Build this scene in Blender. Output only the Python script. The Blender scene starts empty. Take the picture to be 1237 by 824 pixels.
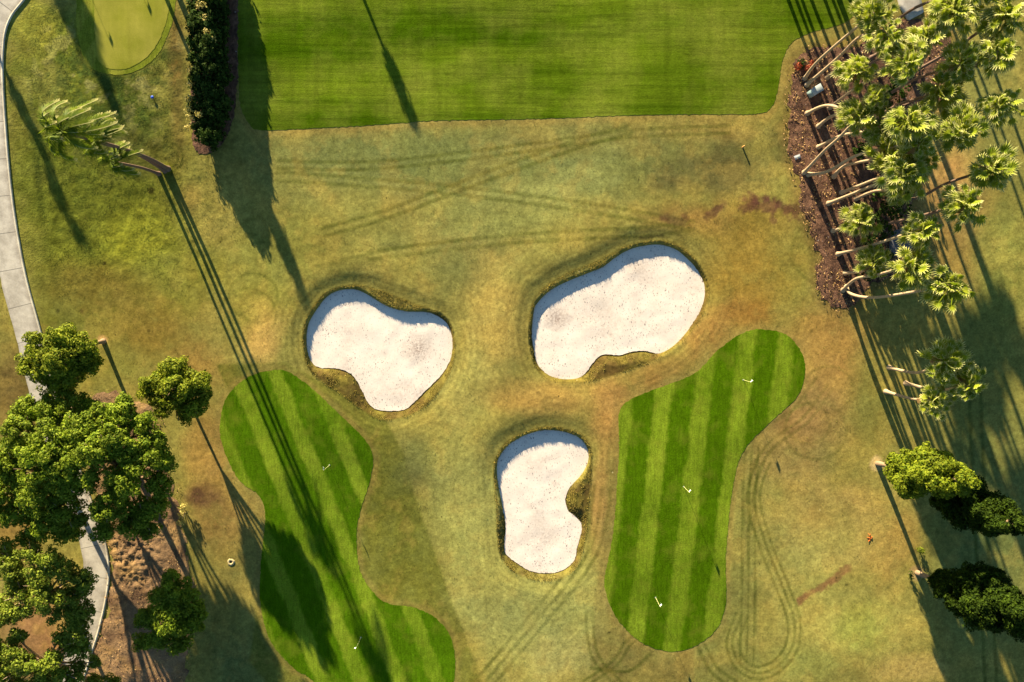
import bpy, math, random
import numpy as np
from mathutils import Vector, geometry

random.seed(7)
RNG = np.random.default_rng(11)
scene = bpy.context.scene
COL = scene.collection
R = math.radians

# ------------------------------------------------------------------ camera model
F, CX, CY, H, TILT = 825.0, 618.5, 412.0, 70.0, R(2.5)
SUN_EL, SUN_AZ = R(12.5), R(22.0)
ca, sa = math.cos(TILT), math.sin(TILT)

def W(px, py, h=0.0):
    """photo position -> point of the place at height h"""
    px = np.asarray(px, float); py = np.asarray(py, float)
    x = (px - CX) / F; y = -(py - CY) / F
    yy = y * ca - sa; zz = -y * sa - ca
    k = (h - H) / zz
    return x * k, yy * k

def W3(px, py, h=0.0):
    x, y = W(px, py, h)
    return Vector((float(x), float(y), h))

PX = 0.085   # metres per photo pixel on the ground

# ------------------------------------------------------------------ noise / distance helpers
_T = np.random.default_rng(3).random((256, 256))
def vnoise(x, y):
    xi = np.floor(x).astype(int); yi = np.floor(y).astype(int)
    fx = x - xi; fy = y - yi
    fx = fx * fx * (3 - 2 * fx); fy = fy * fy * (3 - 2 * fy)
    a = _T[xi & 255, yi & 255]; b = _T[(xi + 1) & 255, yi & 255]
    c = _T[xi & 255, (yi + 1) & 255]; d = _T[(xi + 1) & 255, (yi + 1) & 255]
    return (a * (1 - fx) + b * fx) * (1 - fy) + (c * (1 - fx) + d * fx) * fy

def fbm(x, y, s, octv=4, off=0.0):
    v = 0.0; a = 0.5; t = 0.0
    for i in range(octv):
        v = v + a * vnoise(x * s + 17.3 * i + off, y * s - 9.1 * i + off * 1.7); t += a
        a *= 0.55; s *= 2.03
    return v / t        # 0..1

def sm(a, b, x):
    t = np.clip((x - a) / (b - a), 0, 1)
    return t * t * (3 - 2 * t)

def spline(pts, closed=True, n=6):
    P = [np.array(p, float) for p in pts]; m = len(P); out = []
    rng = range(m) if closed else range(m - 1)
    for i in rng:
        if closed: p0, p1, p2, p3 = P[i - 1], P[i], P[(i + 1) % m], P[(i + 2) % m]
        else: p0, p1, p2, p3 = P[max(i - 1, 0)], P[i], P[i + 1], P[min(i + 2, m - 1)]
        for k in range(n):
            t = k / n
            out.append(0.5 * (2 * p1 + (p2 - p0) * t + (2 * p0 - 5 * p1 + 4 * p2 - p3) * t * t + (3 * p1 - p0 - 3 * p2 + p3) * t ** 3))
    if not closed: out.append(P[-1])
    return np.array(out)

def wpoly(pts, n=6, smooth=True):
    q = spline(pts, True, n) if smooth else np.array(pts, float)
    x, y = W(q[:, 0], q[:, 1])
    return np.stack([x, y], 1)

def seg_dist(x, y, P, closed=False):
    d = np.full(x.shape, 1e9)
    m = len(P)
    for i in range(m if closed else m - 1):
        a = P[i]; b = P[(i + 1) % m]; v = b - a; L = v @ v + 1e-12
        t = np.clip(((x - a[0]) * v[0] + (y - a[1]) * v[1]) / L, 0, 1)
        d = np.minimum(d, (x - a[0] - t * v[0]) ** 2 + (y - a[1] - t * v[1]) ** 2)
    return np.sqrt(d)

def inside(x, y, P):
    c = np.zeros(x.shape, bool); m = len(P)
    for i in range(m):
        a = P[i]; b = P[(i + 1) % m]
        if a[1] == b[1]: continue
        cond = (a[1] > y) != (b[1] > y)
        c ^= cond & (x < (b[0] - a[0]) * (y - a[1]) / (b[1] - a[1]) + a[0])
    return c

def sdf(x, y, P, pad=6.0, far=50.0):
    """signed distance (inside negative), evaluated near the shape only"""
    out = np.full(x.shape, far)
    lo = P.min(0) - pad; hi = P.max(0) + pad
    m = (x > lo[0]) & (x < hi[0]) & (y > lo[1]) & (y < hi[1])
    d = seg_dist(x[m], y[m], P, True)
    out[m] = np.where(inside(x[m], y[m], P), -d, d)
    return out

def linedist(x, y, P, pad=2.0):
    out = np.full(x.shape, 50.0)
    lo = P.min(0) - pad; hi = P.max(0) + pad
    m = (x > lo[0]) & (x < hi[0]) & (y > lo[1]) & (y < hi[1])
    if m.any(): out[m] = seg_dist(x[m], y[m], P)
    return out

# colours are given as the sRGB they show in full low sun; K turns them into albedo
K = np.array([1.09, 0.96, 0.92]); KS = 1.14
def lin(c):
    c = np.array(c, float) / 255
    return np.where(c <= 0.04045, c / 12.92, ((c + 0.055) / 1.055) ** 2.4)
def alb(c): return lin(c) / (K * KS)
def albt(c): return tuple(float(v) for v in alb(c)) + (1.0,)

# ------------------------------------------------------------------ shapes of the course (photo outlines)
SAND = [
 [(371,395),(380,377),(393,360),(407,352),(426,350),(440,355),(458,366),(473,373),(491,377),(513,378),(529,384),(540,395),(545,413),(542,435),(531,453),(513,471),(495,489),(484,495),(458,495),(446,488),(437,471),(429,457),(420,449),(404,444),(384,443),(375,435),(370,420)],
 [(646,375),(652,364),(666,351),(685,341),(707,332),(729,323),(745,311),(761,302),(780,297),(799,296),(818,302),(833,315),(844,329),(851,345),(851,359),(846,375),(837,390),(824,408),(811,420),(796,426),(780,423),(764,424),(748,428),(732,427),(723,430),(715,439),(707,450),(695,457),(676,457),(660,450),(650,438),(647,425),(644,403)],
 [(601,563),(604,553),(614,540),(629,530),(648,523),(664,521),(685,524),(702,532),(710,545),(710,559),(702,574),(689,588),(682,603),(685,618),(694,626),(701,634),(701,645),(696,664),(693,678),(681,689),(664,693),(643,691),(627,682),(612,670),(611,655),(612,634),(608,614),(602,584)]]
RIM = [
 [(367,395),(376,374),(390,357),(407,348),(426,345),(440,346),(462,352),(487,362),(517,373),(533,380),(544,393),(549,413),(547,438),(536,464),(513,491),(487,504),(462,507),(440,497),(412,476),(388,460),(373,445),(366,422)],
 [(640,403),(641,378),(646,360),(660,346),(683,332),(707,322),(727,313),(743,304),(760,296),(780,292),(800,291),(820,297),(837,310),(848,326),(855,345),(855,362),(849,380),(838,397),(822,414),(800,430),(770,443),(740,453),(715,460),(695,462),(674,462),(656,455),(646,440),(642,425)],
 [(597,563),(601,549),(612,535),(628,525),(648,518),(665,516),(687,519),(706,528),(714,543),(714,565),(713,590),(711,610),(709,632),(707,650),(703,668),(697,684),(683,697),(664,702),(643,700),(622,692),(606,675),(602,655),(600,634),(600,612),(597,584)]]
SANDW = [wpoly(p) for p in SAND]; RIMW = [wpoly(p) for p in RIM]

GREEN_L = [(345,448),(373,466),(412,502),(440,530),(450,550),(447,578),(435,616),(430,645),(433,688),(450,717),(469,731),(498,735),(526,748),(543,769),(549,793),(548,824),(535,865),(480,895),(420,870),(378,824),(354,808),(326,774),(314,726),(315,679),(320,621),(311,597),(287,578),(268,535),(266,510),(274,480),(296,458),(320,449)]
GREEN_R = [(922,398),(949,404),(968,426),(972,450),(962,480),(933,507),(906,534),(892,558),(884,596),(879,639),(876,682),(877,725),(868,757),(844,779),(817,788),(787,783),(760,765),(739,736),(730,703),(736,671),(742,633),(745,585),(748,542),(747,504),(754,488),(776,476),(809,464),(841,450),(862,428),(884,410),(903,400)]
GREEN_T = [(116,-60),(114,20),(116,52),(118,72),(130,82),(148,84),(168,76),(184,62),(196,42),(203,20),(206,-5),(205,-40),(190,-90),(150,-110),(125,-95)]
COLLAR_T = [(96,-60),(92,20),(96,54),(106,78),(124,88),(150,90),(172,82),(190,67),(202,46),(210,22),(213,-5),(212,-45),(195,-100),(150,-122),(112,-100)]
FAIRWAY = [(286,-90),(286,-30),(287,40),(288,100),(290,128),(300,148),(312,157),(360,156),(440,152),(520,146),(620,144),(760,140),(880,138),(912,138),(930,132),(939,112),(945,76),(956,52),(980,39),(1010,31),(1032,18),(1044,-20),(1050,-90)]
MULCH = [(962,72),(975,62),(1000,56),(1040,52),(1075,30),(1120,22),(1150,40),(1140,110),(1112,170),(1100,230),(1104,290),(1095,330),(1060,340),(1036,362),(1022,374),(1003,368),(987,352),(986,330),(990,310),(982,290),(972,262),(966,240),(962,215),(953,190),(952,150),(954,110)]
SOIL = [(104, 492), (130, 475), (160, 480), (186, 500), (200, 532), (208, 575), (214, 610), (222, 640), (228, 680), (240, 740), (224, 790), (214, 840), (100, 840), (112, 800), (124, 765), (133, 725), (136, 690), (133, 660), (122, 625), (108, 580), (96, 540)]
HEDGEBED = [(234,-60),(234,60),(231,120),(231,160),(234,178),(244,186),(256,184),(272,168),(282,140),(287,90),(288,0),(288,-60)]
PATH_R = [(110,-110),(75,-60),(50,-30),(28,0),(14,18),(6,38),(3,65),(3,100),(6,150),(10,200),(15,245),(22,290),(32,340),(47,395),(58,440),(70,490),(88,545),(108,600),(122,640),(129,668),(131,695),(127,725),(119,760),(108,795),(98,830),(85,880),(70,940)]

# ------------------------------------------------------------------ ground grid
STEP = 0.16
gx = np.arange(-60, 60 + 1e-6, STEP); gy = np.arange(-44, 44 + 1e-6, STEP)
GX, GY = np.meshgrid(gx, gy)
# deviation noise for soft natural edges
WN = (fbm(GX, GY, 0.9, 3, 5.0) - 0.5)

Z = np.zeros_like(GX)
und = (fbm(GX, GY, 1 / 16., 2, 2.0) - 0.5) * 0.78 + (fbm(GX, GY, 1 / 6., 2, 8.0) - 0.5) * 0.17
Z += und
sd_sand = [sdf(GX, GY, p, 3.0) for p in SANDW]
sd_rim = [sdf(GX, GY, p, 9.0) for p in RIMW]
rimmin = np.minimum.reduce(sd_rim)
flat = np.ones_like(GX)
ZSAND = []
for ds, dr, P in zip(sd_sand, sd_rim, RIMW):
    c = P.mean(0)
    near = sm(6.5, 0.0, dr)                           # the bowl the bunker lies in
    up = ((GX - c[0]) * -0.375 + (GY - c[1]) * 0.927)
    rad = np.sqrt((GX - c[0]) ** 2 + (GY - c[1]) ** 2) + 1e-6
    side = up / rad                                   # +1 towards the sun
    mound = 0.10 * np.exp(-((dr - 2.2) / 1.6) ** 2) * (0.45 + 0.55 * side) * (0.4 + 1.2 * fbm(GX, GY, .25, 2, 61.))
    Z = Z * (1 - near) + near * (0.05 * und) + np.where(dr < 40, mound, 0)
    Z -= 0.10 * sm(1.6, 0.0, dr)
    rimz = 0.0 - 0.10
    zs = -0.66 - 0.05 * sm(-0.2, -2.5, ds)
    t = np.clip(ds / (ds - dr + 1e-6), 0, 1)          # 0 at the sand, 1 at the rim
    t = np.where(ds < 0, 0, t)
    ww = .20 + .9 * sm(.35, -.35, side)
    t = np.where(ds > 0, np.maximum(t * sm(.5, -.3, side), np.clip(ds / ww, 0, 1)), 0)
    bandz = -0.62 + (rimz + 0.62) * (t ** 0.9)
    Z = np.where(dr < 0, np.where(ds > 0, bandz + (Z - rimz) * t * 0.6, -0.62 - np.minimum(-ds, 0.4) * 1.2), Z)
rough = (fbm(GX, GY, 1.3, 3, 4.0) - 0.5) * 0.07
sdGL, sdGR = sdf(GX, GY, wpoly(GREEN_L), 3), sdf(GX, GY, wpoly(GREEN_R), 3)
sdGT, sdCT = sdf(GX, GY, wpoly(GREEN_T), 3), sdf(GX, GY, wpoly(COLLAR_T), 4)
sdF = sdf(GX, GY, wpoly(FAIRWAY, 3), 3); sdM = sdf(GX, GY, wpoly(MULCH, 4), 3); sdS = sdf(GX, GY, wpoly(SOIL, 4), 3)
sheets = np.minimum.reduce([sdGL, sdGR, sdGT, sdCT, sdF])
prs = spline(PATH_R, False, 6); pxw, pyw = W(prs[:, 0], prs[:, 1]); PRW = np.stack([pxw, pyw], 1)
dpath = linedist(GX, GY, PRW, 6.0)
PXg = CX + GX / PX; PYg = CY - GY / PX
leftrough = sm(320, 180, PXg) * sm(420, 330, PYg)
Z += rough * sm(0.0, 1.0, sheets) * (0.35 + 1.1 * leftrough) * sm(0, .5, np.minimum.reduce([d for d in sd_rim])) * sm(2.6, 4.0, dpath)
Z = np.where(dpath < 3.2, Z * sm(2.4, 3.2, dpath) , Z)

def zat(x, y):
    x = np.asarray(x, float); y = np.asarray(y, float)
    i = np.clip((x - gx[0]) / STEP, 0, len(gx) - 1.001); j = np.clip((y - gy[0]) / STEP, 0, len(gy) - 1.001)
    i0 = i.astype(int); j0 = j.astype(int); u = i - i0; v = j - j0
    z = (Z[j0, i0] * (1 - u) + Z[j0, i0 + 1] * u) * (1 - v) + (Z[j0 + 1, i0] * (1 - u) + Z[j0 + 1, i0 + 1] * u) * v
    return np.where((np.abs(x) > 60) | (np.abs(y) > 44), 0.0, z)

def onground(px, py):
    x, y = W(px, py, 0.0)
    z = float(zat(x, y)); x, y = W(px, py, z)
    return Vector((float(x), float(y), z))

# ------------------------------------------------------------------ turf colours (albedo by place, with some slope shade painted in)
N1g = fbm(GX, GY, .45, 4, 91.)
def base_colour():
    x, y = GX, GY
    c = np.zeros(GX.shape + (3,)); c[:] = lin((146, 130, 62))
    def blob(px, py, rx, ry, rot, col, s=0.8, warp=0.35):
        bx, by = W(px, py); dx = (x - bx) / PX; dy = -(y - by) / PX
        cr, sr = math.cos(R(rot)), math.sin(R(rot))
        u = (dx * cr + dy * sr) / rx; v = (-dx * sr + dy * cr) / ry
        rr = np.sqrt(u * u + v * v) + warp * (N1 - 0.5) * 2
        m = (sm(1.25, 0.25, rr) * s)[..., None]
        c[:] = c * (1 - m) + lin(col) * m
    N1 = fbm(x, y, 0.32, 4, 1.0)
    # broad zones
    blob(110, 240, 150, 240, 0, (96, 98, 30), .95)
    blob(70, 80, 90, 90, 0, (104, 108, 34), .9)
    blob(165, 140, 60, 70, 0, (78, 86, 32), .85, .8)
    blob(40, 50, 30, 40, 0, (140, 128, 52), .6, .9)
    blob(45, 30, 20, 40, 0, (150, 140, 50), .5, .9)
    blob(60, 95, 40, 30, 0, (142, 128, 62), .5, .9)
    blob(190, 185, 60, 30, 0, (112, 100, 46), .5, .8)
    blob(214, 90, 12, 110, 0, (112, 88, 44), .85, .3)
    blob(170, 285, 60, 40, -20, (140, 134, 40), .7)
    blob(210, 320, 50, 40, 0, (112, 112, 36), .5)
    blob(120, 350, 80, 40, 0, (118, 98, 42), .7)
    blob(190, 400, 70, 40, 0, (130, 104, 44), .8)
    blob(230, 240, 18, 22, 0, (160, 130, 62), .7)
    blob(240, 340, 40, 60, 20, (116, 108, 40), .6)
    blob(20, 470, 45, 70, 0, (104, 82, 44), .9)
    blob(15, 640, 40, 60, 0, (146, 112, 56), .9)
    blob(320, 405, 26, 40, 15, (192, 150, 78), .85)
    blob(310, 360, 45, 45, 0, (140, 128, 50), .6)
    blob(350, 300, 90, 60, 0, (128, 122, 54), .8)
    blob(420, 190, 140, 40, 0, (116, 116, 62), .85)
    blob(520, 200, 180, 55, -8, (130, 128, 70), .8)
    blob(640, 190, 330, 50, 0, (112, 112, 58), .75, .5)
    blob(600, 262, 150, 40, -10, (148, 142, 74), .7)
    blob(430, 270, 60, 40, -10, (150, 138, 66), .7)
    blob(700, 170, 140, 25, 0, (128, 118, 62), .8)
    blob(700, 210, 90, 30, -8, (118, 118, 66), .7)
    blob(640, 230, 110, 18, -14, (158, 150, 80), .5, .7)
    blob(860, 160, 80, 16, 0, (156, 128, 64), .7)
    blob(870, 205, 90, 42, 0, (100, 90, 50), .9, .6)
    blob(940, 170, 24, 40, 0, (84, 78, 42), .7, .6)
    blob(905, 270, 70, 40, 0, (150, 122, 52), .85)
    blob(830, 265, 60, 25, 0, (146, 108, 56), .8)
    blob(900, 340, 60, 60, 0, (148, 114, 46), .9)
    blob(960, 330, 40, 60, 0, (138, 118, 50), .7)
    blob(560, 330, 60, 40, 0, (122, 116, 60), .8)
    blob(600, 310, 80, 30, 0, (134, 124, 66), .6)
    blob(590, 380, 40, 80, 0, (172, 146, 74), .8)
    blob(625, 400, 26, 70, 0, (136, 116, 58), .5)
    blob(560, 470, 60, 50, -30, (164, 148, 76), .8)
    blob(500, 560, 30, 40, 20, (112, 112, 60), .6)  # shade of a slope turned from the sun, painted into the turf
    blob(660, 480, 90, 26, 0, (170, 134, 66), .85)
    blob(735, 500, 26, 50, 10, (170, 126, 66), .8)
    blob(800, 450, 60, 20, -20, (152, 112, 56), .85)
    blob(860, 400, 50, 30, -45, (160, 116, 58), .85)
    blob(900, 380, 40, 20, 0, (150, 106, 48), .8)
    blob(725, 600, 14, 90, 4, (164, 124, 66), .7)
    blob(1000, 420, 60, 70, 0, (156, 118, 60), .9)
    blob(980, 500, 80, 60, -20, (148, 112, 64), .85)
    blob(1030, 520, 50, 60, 0, (150, 128, 62), .7)
    blob(1050, 480, 30, 70, 0, (122, 112, 50), .7)
    blob(960, 560, 60, 40, 0, (156, 128, 70), .8)
    blob(1010, 620, 90, 60, 0, (168, 138, 70), .85)
    blob(1050, 660, 50, 50, 0, (154, 132, 66), .7)
    blob(960, 680, 70, 80, 0, (152, 142, 72), .8)
    blob(1010, 640, 30, 40, 0, (130, 130, 62), .5)
    blob(1020, 760, 100, 50, 0, (166, 150, 74), .85)
    blob(1040, 760, 40, 40, 0, (150, 150, 62), .6)
    blob(1100, 810, 60, 24, 0, (194, 158, 84), .7)
    blob(970, 800, 60, 30, 0, (132, 130, 62), .7)
    blob(1085, 660, 30, 60, 20, (180, 142, 70), .7)
    blob(640, 740, 120, 90, 0, (166, 156, 80), .9)
    blob(570, 640, 60, 120, -15, (160, 152, 78), .8)
    blob(560, 600, 40, 60, -20, (146, 136, 70), .6)
    blob(590, 690, 26, 60, 0, (176, 160, 80), .6)
    blob(680, 790, 50, 40, 0, (160, 146, 82), .8)
    blob(740, 800, 40, 40, 0, (132, 116, 60), .8)
    blob(830, 810, 60, 24, 0, (124, 108, 56), .8)
    blob(470, 620, 50, 90, -15, (128, 120, 46), .85)
    blob(500, 690, 40, 50, -20, (146, 136, 54), .8)
    blob(560, 800, 30, 60, -20, (140, 124, 54), .7)
    blob(270, 620, 50, 70, 0, (146, 112, 58), .9)
    blob(250, 540, 40, 60, 0, (150, 116, 60), .85)
    blob(244, 598, 28, 16, 0, (98, 68, 48), .9, .4)
    blob(240, 440, 40, 40, 0, (160, 124, 62), .8)
    blob(285, 700, 40, 60, 0, (140, 122, 60), .8)
    blob(290, 800, 60, 60, 0, (98, 104, 56), .8)
    blob(40, 770, 70, 90, 0, (146, 104, 66), .95)
    blob(1190, 120, 80, 140, 0, (132, 124, 62), .85)
    blob(1140, 230, 50, 60, 0, (178, 134, 76), .85)
    blob(1150, 320, 40, 60, 0, (160, 128, 64), .8)
    blob(1215, 330, 40, 90, 0, (134, 130, 58), .8)
    blob(1180, 470, 60, 120, 0, (124, 122, 58), .8)
    blob(1190, 640, 80, 160, 0, (100, 108, 58), .85)
    rgm = np.exp(-(((PXg - 140) / 95) ** 2 + ((PYg - 120) / 85) ** 2)) * (sdCT > .2)
    q1 = fbm(x, y, .75, 5, 44.)
    m = (sm(.50, .60, q1) * .75 * rgm)[..., None]; c[:] = c * (1 - m) + lin((60, 78, 34)) * m
    m = (sm(.46, .36, q1) * .65 * rgm)[..., None]; c[:] = c * (1 - m) + lin((152, 138, 80)) * m
    # mown collars with a crisp straight border
    def zone(pts, col, s, edge=0.22):
        d = sdf(x, y, wpoly(pts, 1, False), 3)
        m = (sm(edge, -edge, d + WN * 0.3) * s)[..., None]
        c[:] = c * (1 - m) + lin(col) * m
    zone([(262, 440), (345, 438), (420, 478), (462, 500), (486, 545), (504, 610), (540, 712), (585, 830), (600, 900), (380, 900), (300, 800), (330, 600)], (106, 102, 38), .85)
    zone([(742, 470), (730, 600), (716, 760), (712, 900), (842, 900), (840, 700)], (126, 108, 54), .6)
    zone([(842, 900), (838, 790), (880, 700), (888, 600), (905, 560), (925, 900)], (126, 122, 60), .45)
    # mower passes: fine streaks, mostly across in the middle, round the bunkers near them
    st = fbm(x * 0.18, y * 1.0 + x * 0.10, 2.2, 3, 3.0) - 0.5
    c *= (1 + 0.28 * st * sm(300, 380, PXg) * sm(380, 300, PYg))[..., None]
    st2 = fbm(x * 1.0 - y * .06, y * 0.16, 2.0, 3, 6.0) - 0.5
    c *= (1 + 0.22 * st2 * sm(560, 700, PYg))[..., None]
    for P, dr in zip(RIMW, sd_rim):
        a = np.exp(-(np.clip(dr, 0, 20) / 3.6) ** 2) * (dr > 0)
        ph = dr * 2 * math.pi / 0.62 + 3.0 * (N1 - .5)
        c *= (1 + 0.12 * a * np.sin(ph) * (.3 + 1.4 * fbm(x, y, .4, 2, 67.)) + 0.05 * a * np.sin(ph / 2.7 + 1) + 0.16 * a * (fbm(dr, np.arctan2(y - P.mean(0)[1], x - P.mean(0)[0]) * 2.0, 2.6, 2, 4.) - .5))[..., None]
    # wheel tracks
    def track(pts, col=(74, 76, 24), w=0.17, s=0.6, offs=(0,), closed=False):
        q = spline(pts, closed, 8)
        if closed: q = np.vstack([q, q[:1]])
        for o in offs:
            t = np.gradient(q, axis=0); nrm = np.stack([-t[:, 1], t[:, 0]], 1); nrm /= np.linalg.norm(nrm, axis=1)[:, None] + 1e-9
            p = q + nrm * o; qx, qy = W(p[:, 0], p[:, 1]); d = linedist(x, y, np.stack([qx, qy], 1))
            m = sm(w * 1.35, w * 0.45, d) * min(1, s * 1.5) * (0.5 + 0.7 * fbm(x, y, 0.5, 2, o))
            m = np.clip(m, 0, 1)[..., None]
            c[:] = c * (1 - m) + (c * 0.35 + lin(col) * .65) * m
    track([(738, 590), (728, 650), (706, 694), (668, 742), (632, 786), (595, 830)], offs=(0, 10, 20), w=.2, s=.75)
    track([(912, 540), (908, 640), (908, 720), (906, 800)], offs=(-4, 4, 12), w=.14, s=.6)
    track([(930, 560), (918, 600), (930, 650), (952, 706), (966, 748), (962, 786), (940, 812), (912, 820), (888, 806), (878, 776), (890, 740)], offs=(0, 7, 15), w=.15, s=.8)
    track([(1005, 470), (975, 510), (935, 540), (915, 575), (905, 640)], offs=(0, 8, 24), w=.18, s=.5)
    track([(714, 808), (760, 812), (786, 790)], s=.7, w=.2); track([(716, 740), (722, 790), (750, 824), (770, 840)], s=.7, offs=(0, 8), w=.18)
    track([(705, 824), (740, 800), (756, 776), (772, 764)], s=.7, offs=(0, 7), w=.18); track([(850, 775), (866, 806), (890, 824)], s=.7, offs=(0, 9), w=.2)
    track([(335, 194), (440, 196), (560, 184), (650, 172), (760, 158), (880, 152)], offs=(0, 9), s=.6, w=.2)
    track([(335, 208), (420, 214), (520, 222), (640, 236), (760, 254), (838, 268)], offs=(0, 10), s=.55, w=.22)
    track([(390, 276), (460, 256), (540, 226), (620, 196), (700, 168), (760, 152)], offs=(0, 10), s=.6, w=.22)
    track([(445, 304), (540, 292), (640, 282), (760, 276), (830, 270)], offs=(0, 10), s=.5, w=.22)
    track([(400, 318), (480, 300), (560, 290)], s=.4, w=.2)
    track([(250, 300), (310, 262), (360, 250)], s=.3, w=.25)
    track([(1186, 440), (1190, 600), (1204, 840)], offs=(0, 14), w=.2, s=.7, col=(60, 70, 26))
    for (px, py, r) in ((306, 358, 30), (311, 372, 20), (300, 380, 34), (1008, 300, 30), (1000, 304, 44), (1010, 300, 20), (976, 512, 26), (985, 520, 38), (1000, 470, 30), (270, 195, 20), (200, 190, 14), (200, 190, 20)):
        track([(px + r * math.cos(a), py + r * .92 * math.sin(a)) for a in np.linspace(0, 6.28, 13)[:-1]], s=.42, w=.16, closed=True)
    # scars, spilled mulch and dark spots
    def scar(pts, col, w, s):
        q = spline(pts, False, 6); qx, qy = W(q[:, 0], q[:, 1]); d = linedist(x, y, np.stack([qx, qy], 1))
        m = (sm(w, w * .3, d + (fbm(x, y, 1.7, 3, 9.) - .5) * w * 1.6) * s)[..., None]
        c[:] = c * (1 - m) + lin(col) * m
    scar([(966, 726), (990, 710), (1004, 702), (1024, 686)], (122, 78, 52), .55, .8)
    scar([(902, 246), (925, 249), (950, 252), (980, 254)], (98, 62, 48), 1.15, .9)
    scar([(905, 240), (912, 250), (940, 248)], (98, 62, 48), .8, .85)
    scar([(932, 252), (934, 268)], (98, 62, 48), .5, .85)
    scar([(852, 264), (866, 254), (872, 248)], (92, 56, 44), .6, .8)
    scar([(800, 262), (822, 268), (826, 262)], (100, 66, 46), .5, .7)
    scar([(776, 288), (800, 284)], (60, 50, 30), .35, .6)
    scar([(978, 268), (986, 290)], (80, 66, 34), .6, .6)
    for (px, py, r) in ((181, 230, .5), (70, 376, .28), (98, 376, .28), (125, 318, .3), (980, 400, .3), (440, 760, .2), (736, 765, .2), (1022, 706, .2), (180, 400, .2)):  # the largest is a pit whose inner shadow is painted dark
        bx, by = W(px, py); m = (sm(r, r * .4, np.hypot(x - bx, y - by)) * .85)[..., None]
        c[:] = c * (1 - m) + lin((34, 30, 14)) * m
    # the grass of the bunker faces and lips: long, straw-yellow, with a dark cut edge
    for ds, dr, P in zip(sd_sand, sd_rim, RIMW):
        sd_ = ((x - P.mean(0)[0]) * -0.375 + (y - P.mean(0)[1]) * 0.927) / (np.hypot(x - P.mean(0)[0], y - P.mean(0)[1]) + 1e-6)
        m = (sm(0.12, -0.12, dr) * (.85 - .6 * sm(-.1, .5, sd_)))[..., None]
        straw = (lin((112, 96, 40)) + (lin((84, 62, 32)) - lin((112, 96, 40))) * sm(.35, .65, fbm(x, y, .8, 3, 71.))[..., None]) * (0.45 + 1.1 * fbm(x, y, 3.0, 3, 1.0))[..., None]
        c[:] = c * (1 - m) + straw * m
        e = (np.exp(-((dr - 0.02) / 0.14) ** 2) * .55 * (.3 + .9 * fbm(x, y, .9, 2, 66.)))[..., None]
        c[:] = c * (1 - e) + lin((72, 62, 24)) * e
    # worn verge of the fairway, green bank by the top green
    e = (np.exp(-((sdF - .25) / .5) ** 2) * .45 * (sdF > 0))[..., None]
    c[:] = c * (1 - e) + lin((150, 120, 62)) * e
    e = (sm(14, 2, sdCT) * (sdCT > 0) * sm(50, 120, PYg * 0 + PXg) * .0)[..., None]
    for g_ in (sdGL, sdGR):
        e = (np.exp(-((g_ - .28 + WN * .5) / .32) ** 2) * .42 * (g_ > -.1))[..., None]; c[:] = c * (1 - e) + lin((146, 120, 62)) * e
    vb = (sm(1.3, .2, sdM) * .55)[..., None]; c[:] = c * (1 - vb) + lin((112, 84, 48)) * vb
    bl = fbm(x, y, .55, 5, 33.); rt = (1 - leftrough) * sm(0, 1.5, rimmin)
    m = (sm(.52, .68, bl) * .34 * rt)[..., None]; c = c * (1 - m) + (c * .45 + lin((186, 150, 72)) * .55) * m
    m = (sm(.48, .32, bl) * .40 * rt)[..., None]; c = c * (1 - m) + (c * .45 + lin((122, 120, 58)) * .55) * m
    for (px, py, r, cc) in ((1058, 560, .95, (206, 172, 112)), (124, 411, .6, (206, 160, 96)), (200, 204, .9, (142, 136, 40)), (1108, 692, 1.0, (176, 142, 92))):
        bx, by = W(px, py); m = (sm(r, r * .5, np.hypot(x - bx, y - by) + WN * .6) * .8)[..., None]; c = c * (1 - m) + lin(cc) * m
    for (px, py, rx, ry, cc, st) in ((600, 395, 30, 90, (184, 150, 74), .45), (662, 482, 95, 24, (180, 136, 70), .5), (735, 500, 26, 60, (178, 128, 68), .5), (905, 378, 50, 30, (160, 116, 54), .3), (1005, 430, 50, 70, (162, 122, 64), .35), (985, 512, 60, 50, (154, 116, 68), .35),
        (320, 405, 24, 40, (206, 160, 84), .5), (640, 750, 110, 70, (174, 164, 92), .4), (570, 600, 40, 120, (166, 158, 86), .35), (880, 300, 90, 60, (156, 126, 56), .3), (1150, 250, 40, 70, (188, 136, 78), .45), (1010, 640, 80, 60, (180, 142, 78), .4), (500, 565, 26, 34, (104, 106, 62), .5), (690, 318, 60, 14, (96, 94, 48), .4), (560, 335, 50, 22, (104, 100, 54), .4), (725, 610, 13, 90, (178, 132, 74), .4)):  # the dark olive greys here put slope shade into the turf colour
        bx, by = W(px, py); rr_ = np.hypot((x - bx) / PX / rx, (y - by) / PX / ry) + (N1g - .5) * .9
        m = (sm(1.2, .2, rr_) * st * .75)[..., None]; c = c * (1 - m) + lin(cc) * m
    # tufts: mottling that is stronger in the unmown left part
    mott = fbm(x, y, 1.1, 4, 12.) - .5; mot2 = fbm(x, y, 0.22, 3, 15.) - .5
    c *= (1 + (0.27 + 0.62 * leftrough) * mott + 0.30 * mot2)[..., None]
    fine = fbm(x, y, 2.6, 2, 27.) - .5; c *= (1 + .46 * fine)[..., None]
    hue = (fbm(x, y, 0.5, 4, 21.) - .5)[..., None]
    c *= 1 + hue * np.array([.13, .02, -.10])
    return np.clip(c, 0.002, 1) / (K * KS)

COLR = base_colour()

# ------------------------------------------------------------------ mesh + object helpers
def link(name, me, mat=None, parent=None):
    o = bpy.data.objects.new(name, me); COL.objects.link(o)
    if mat: me.materials.append(mat)
    if parent: o.parent = parent
    return o

def tag(o, label=None, cat=None, group=None, kind=None):
    if label: o["label"] = label
    if cat: o["category"] = cat
    if group: o["group"] = group
    if kind: o["kind"] = kind
    return o

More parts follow.
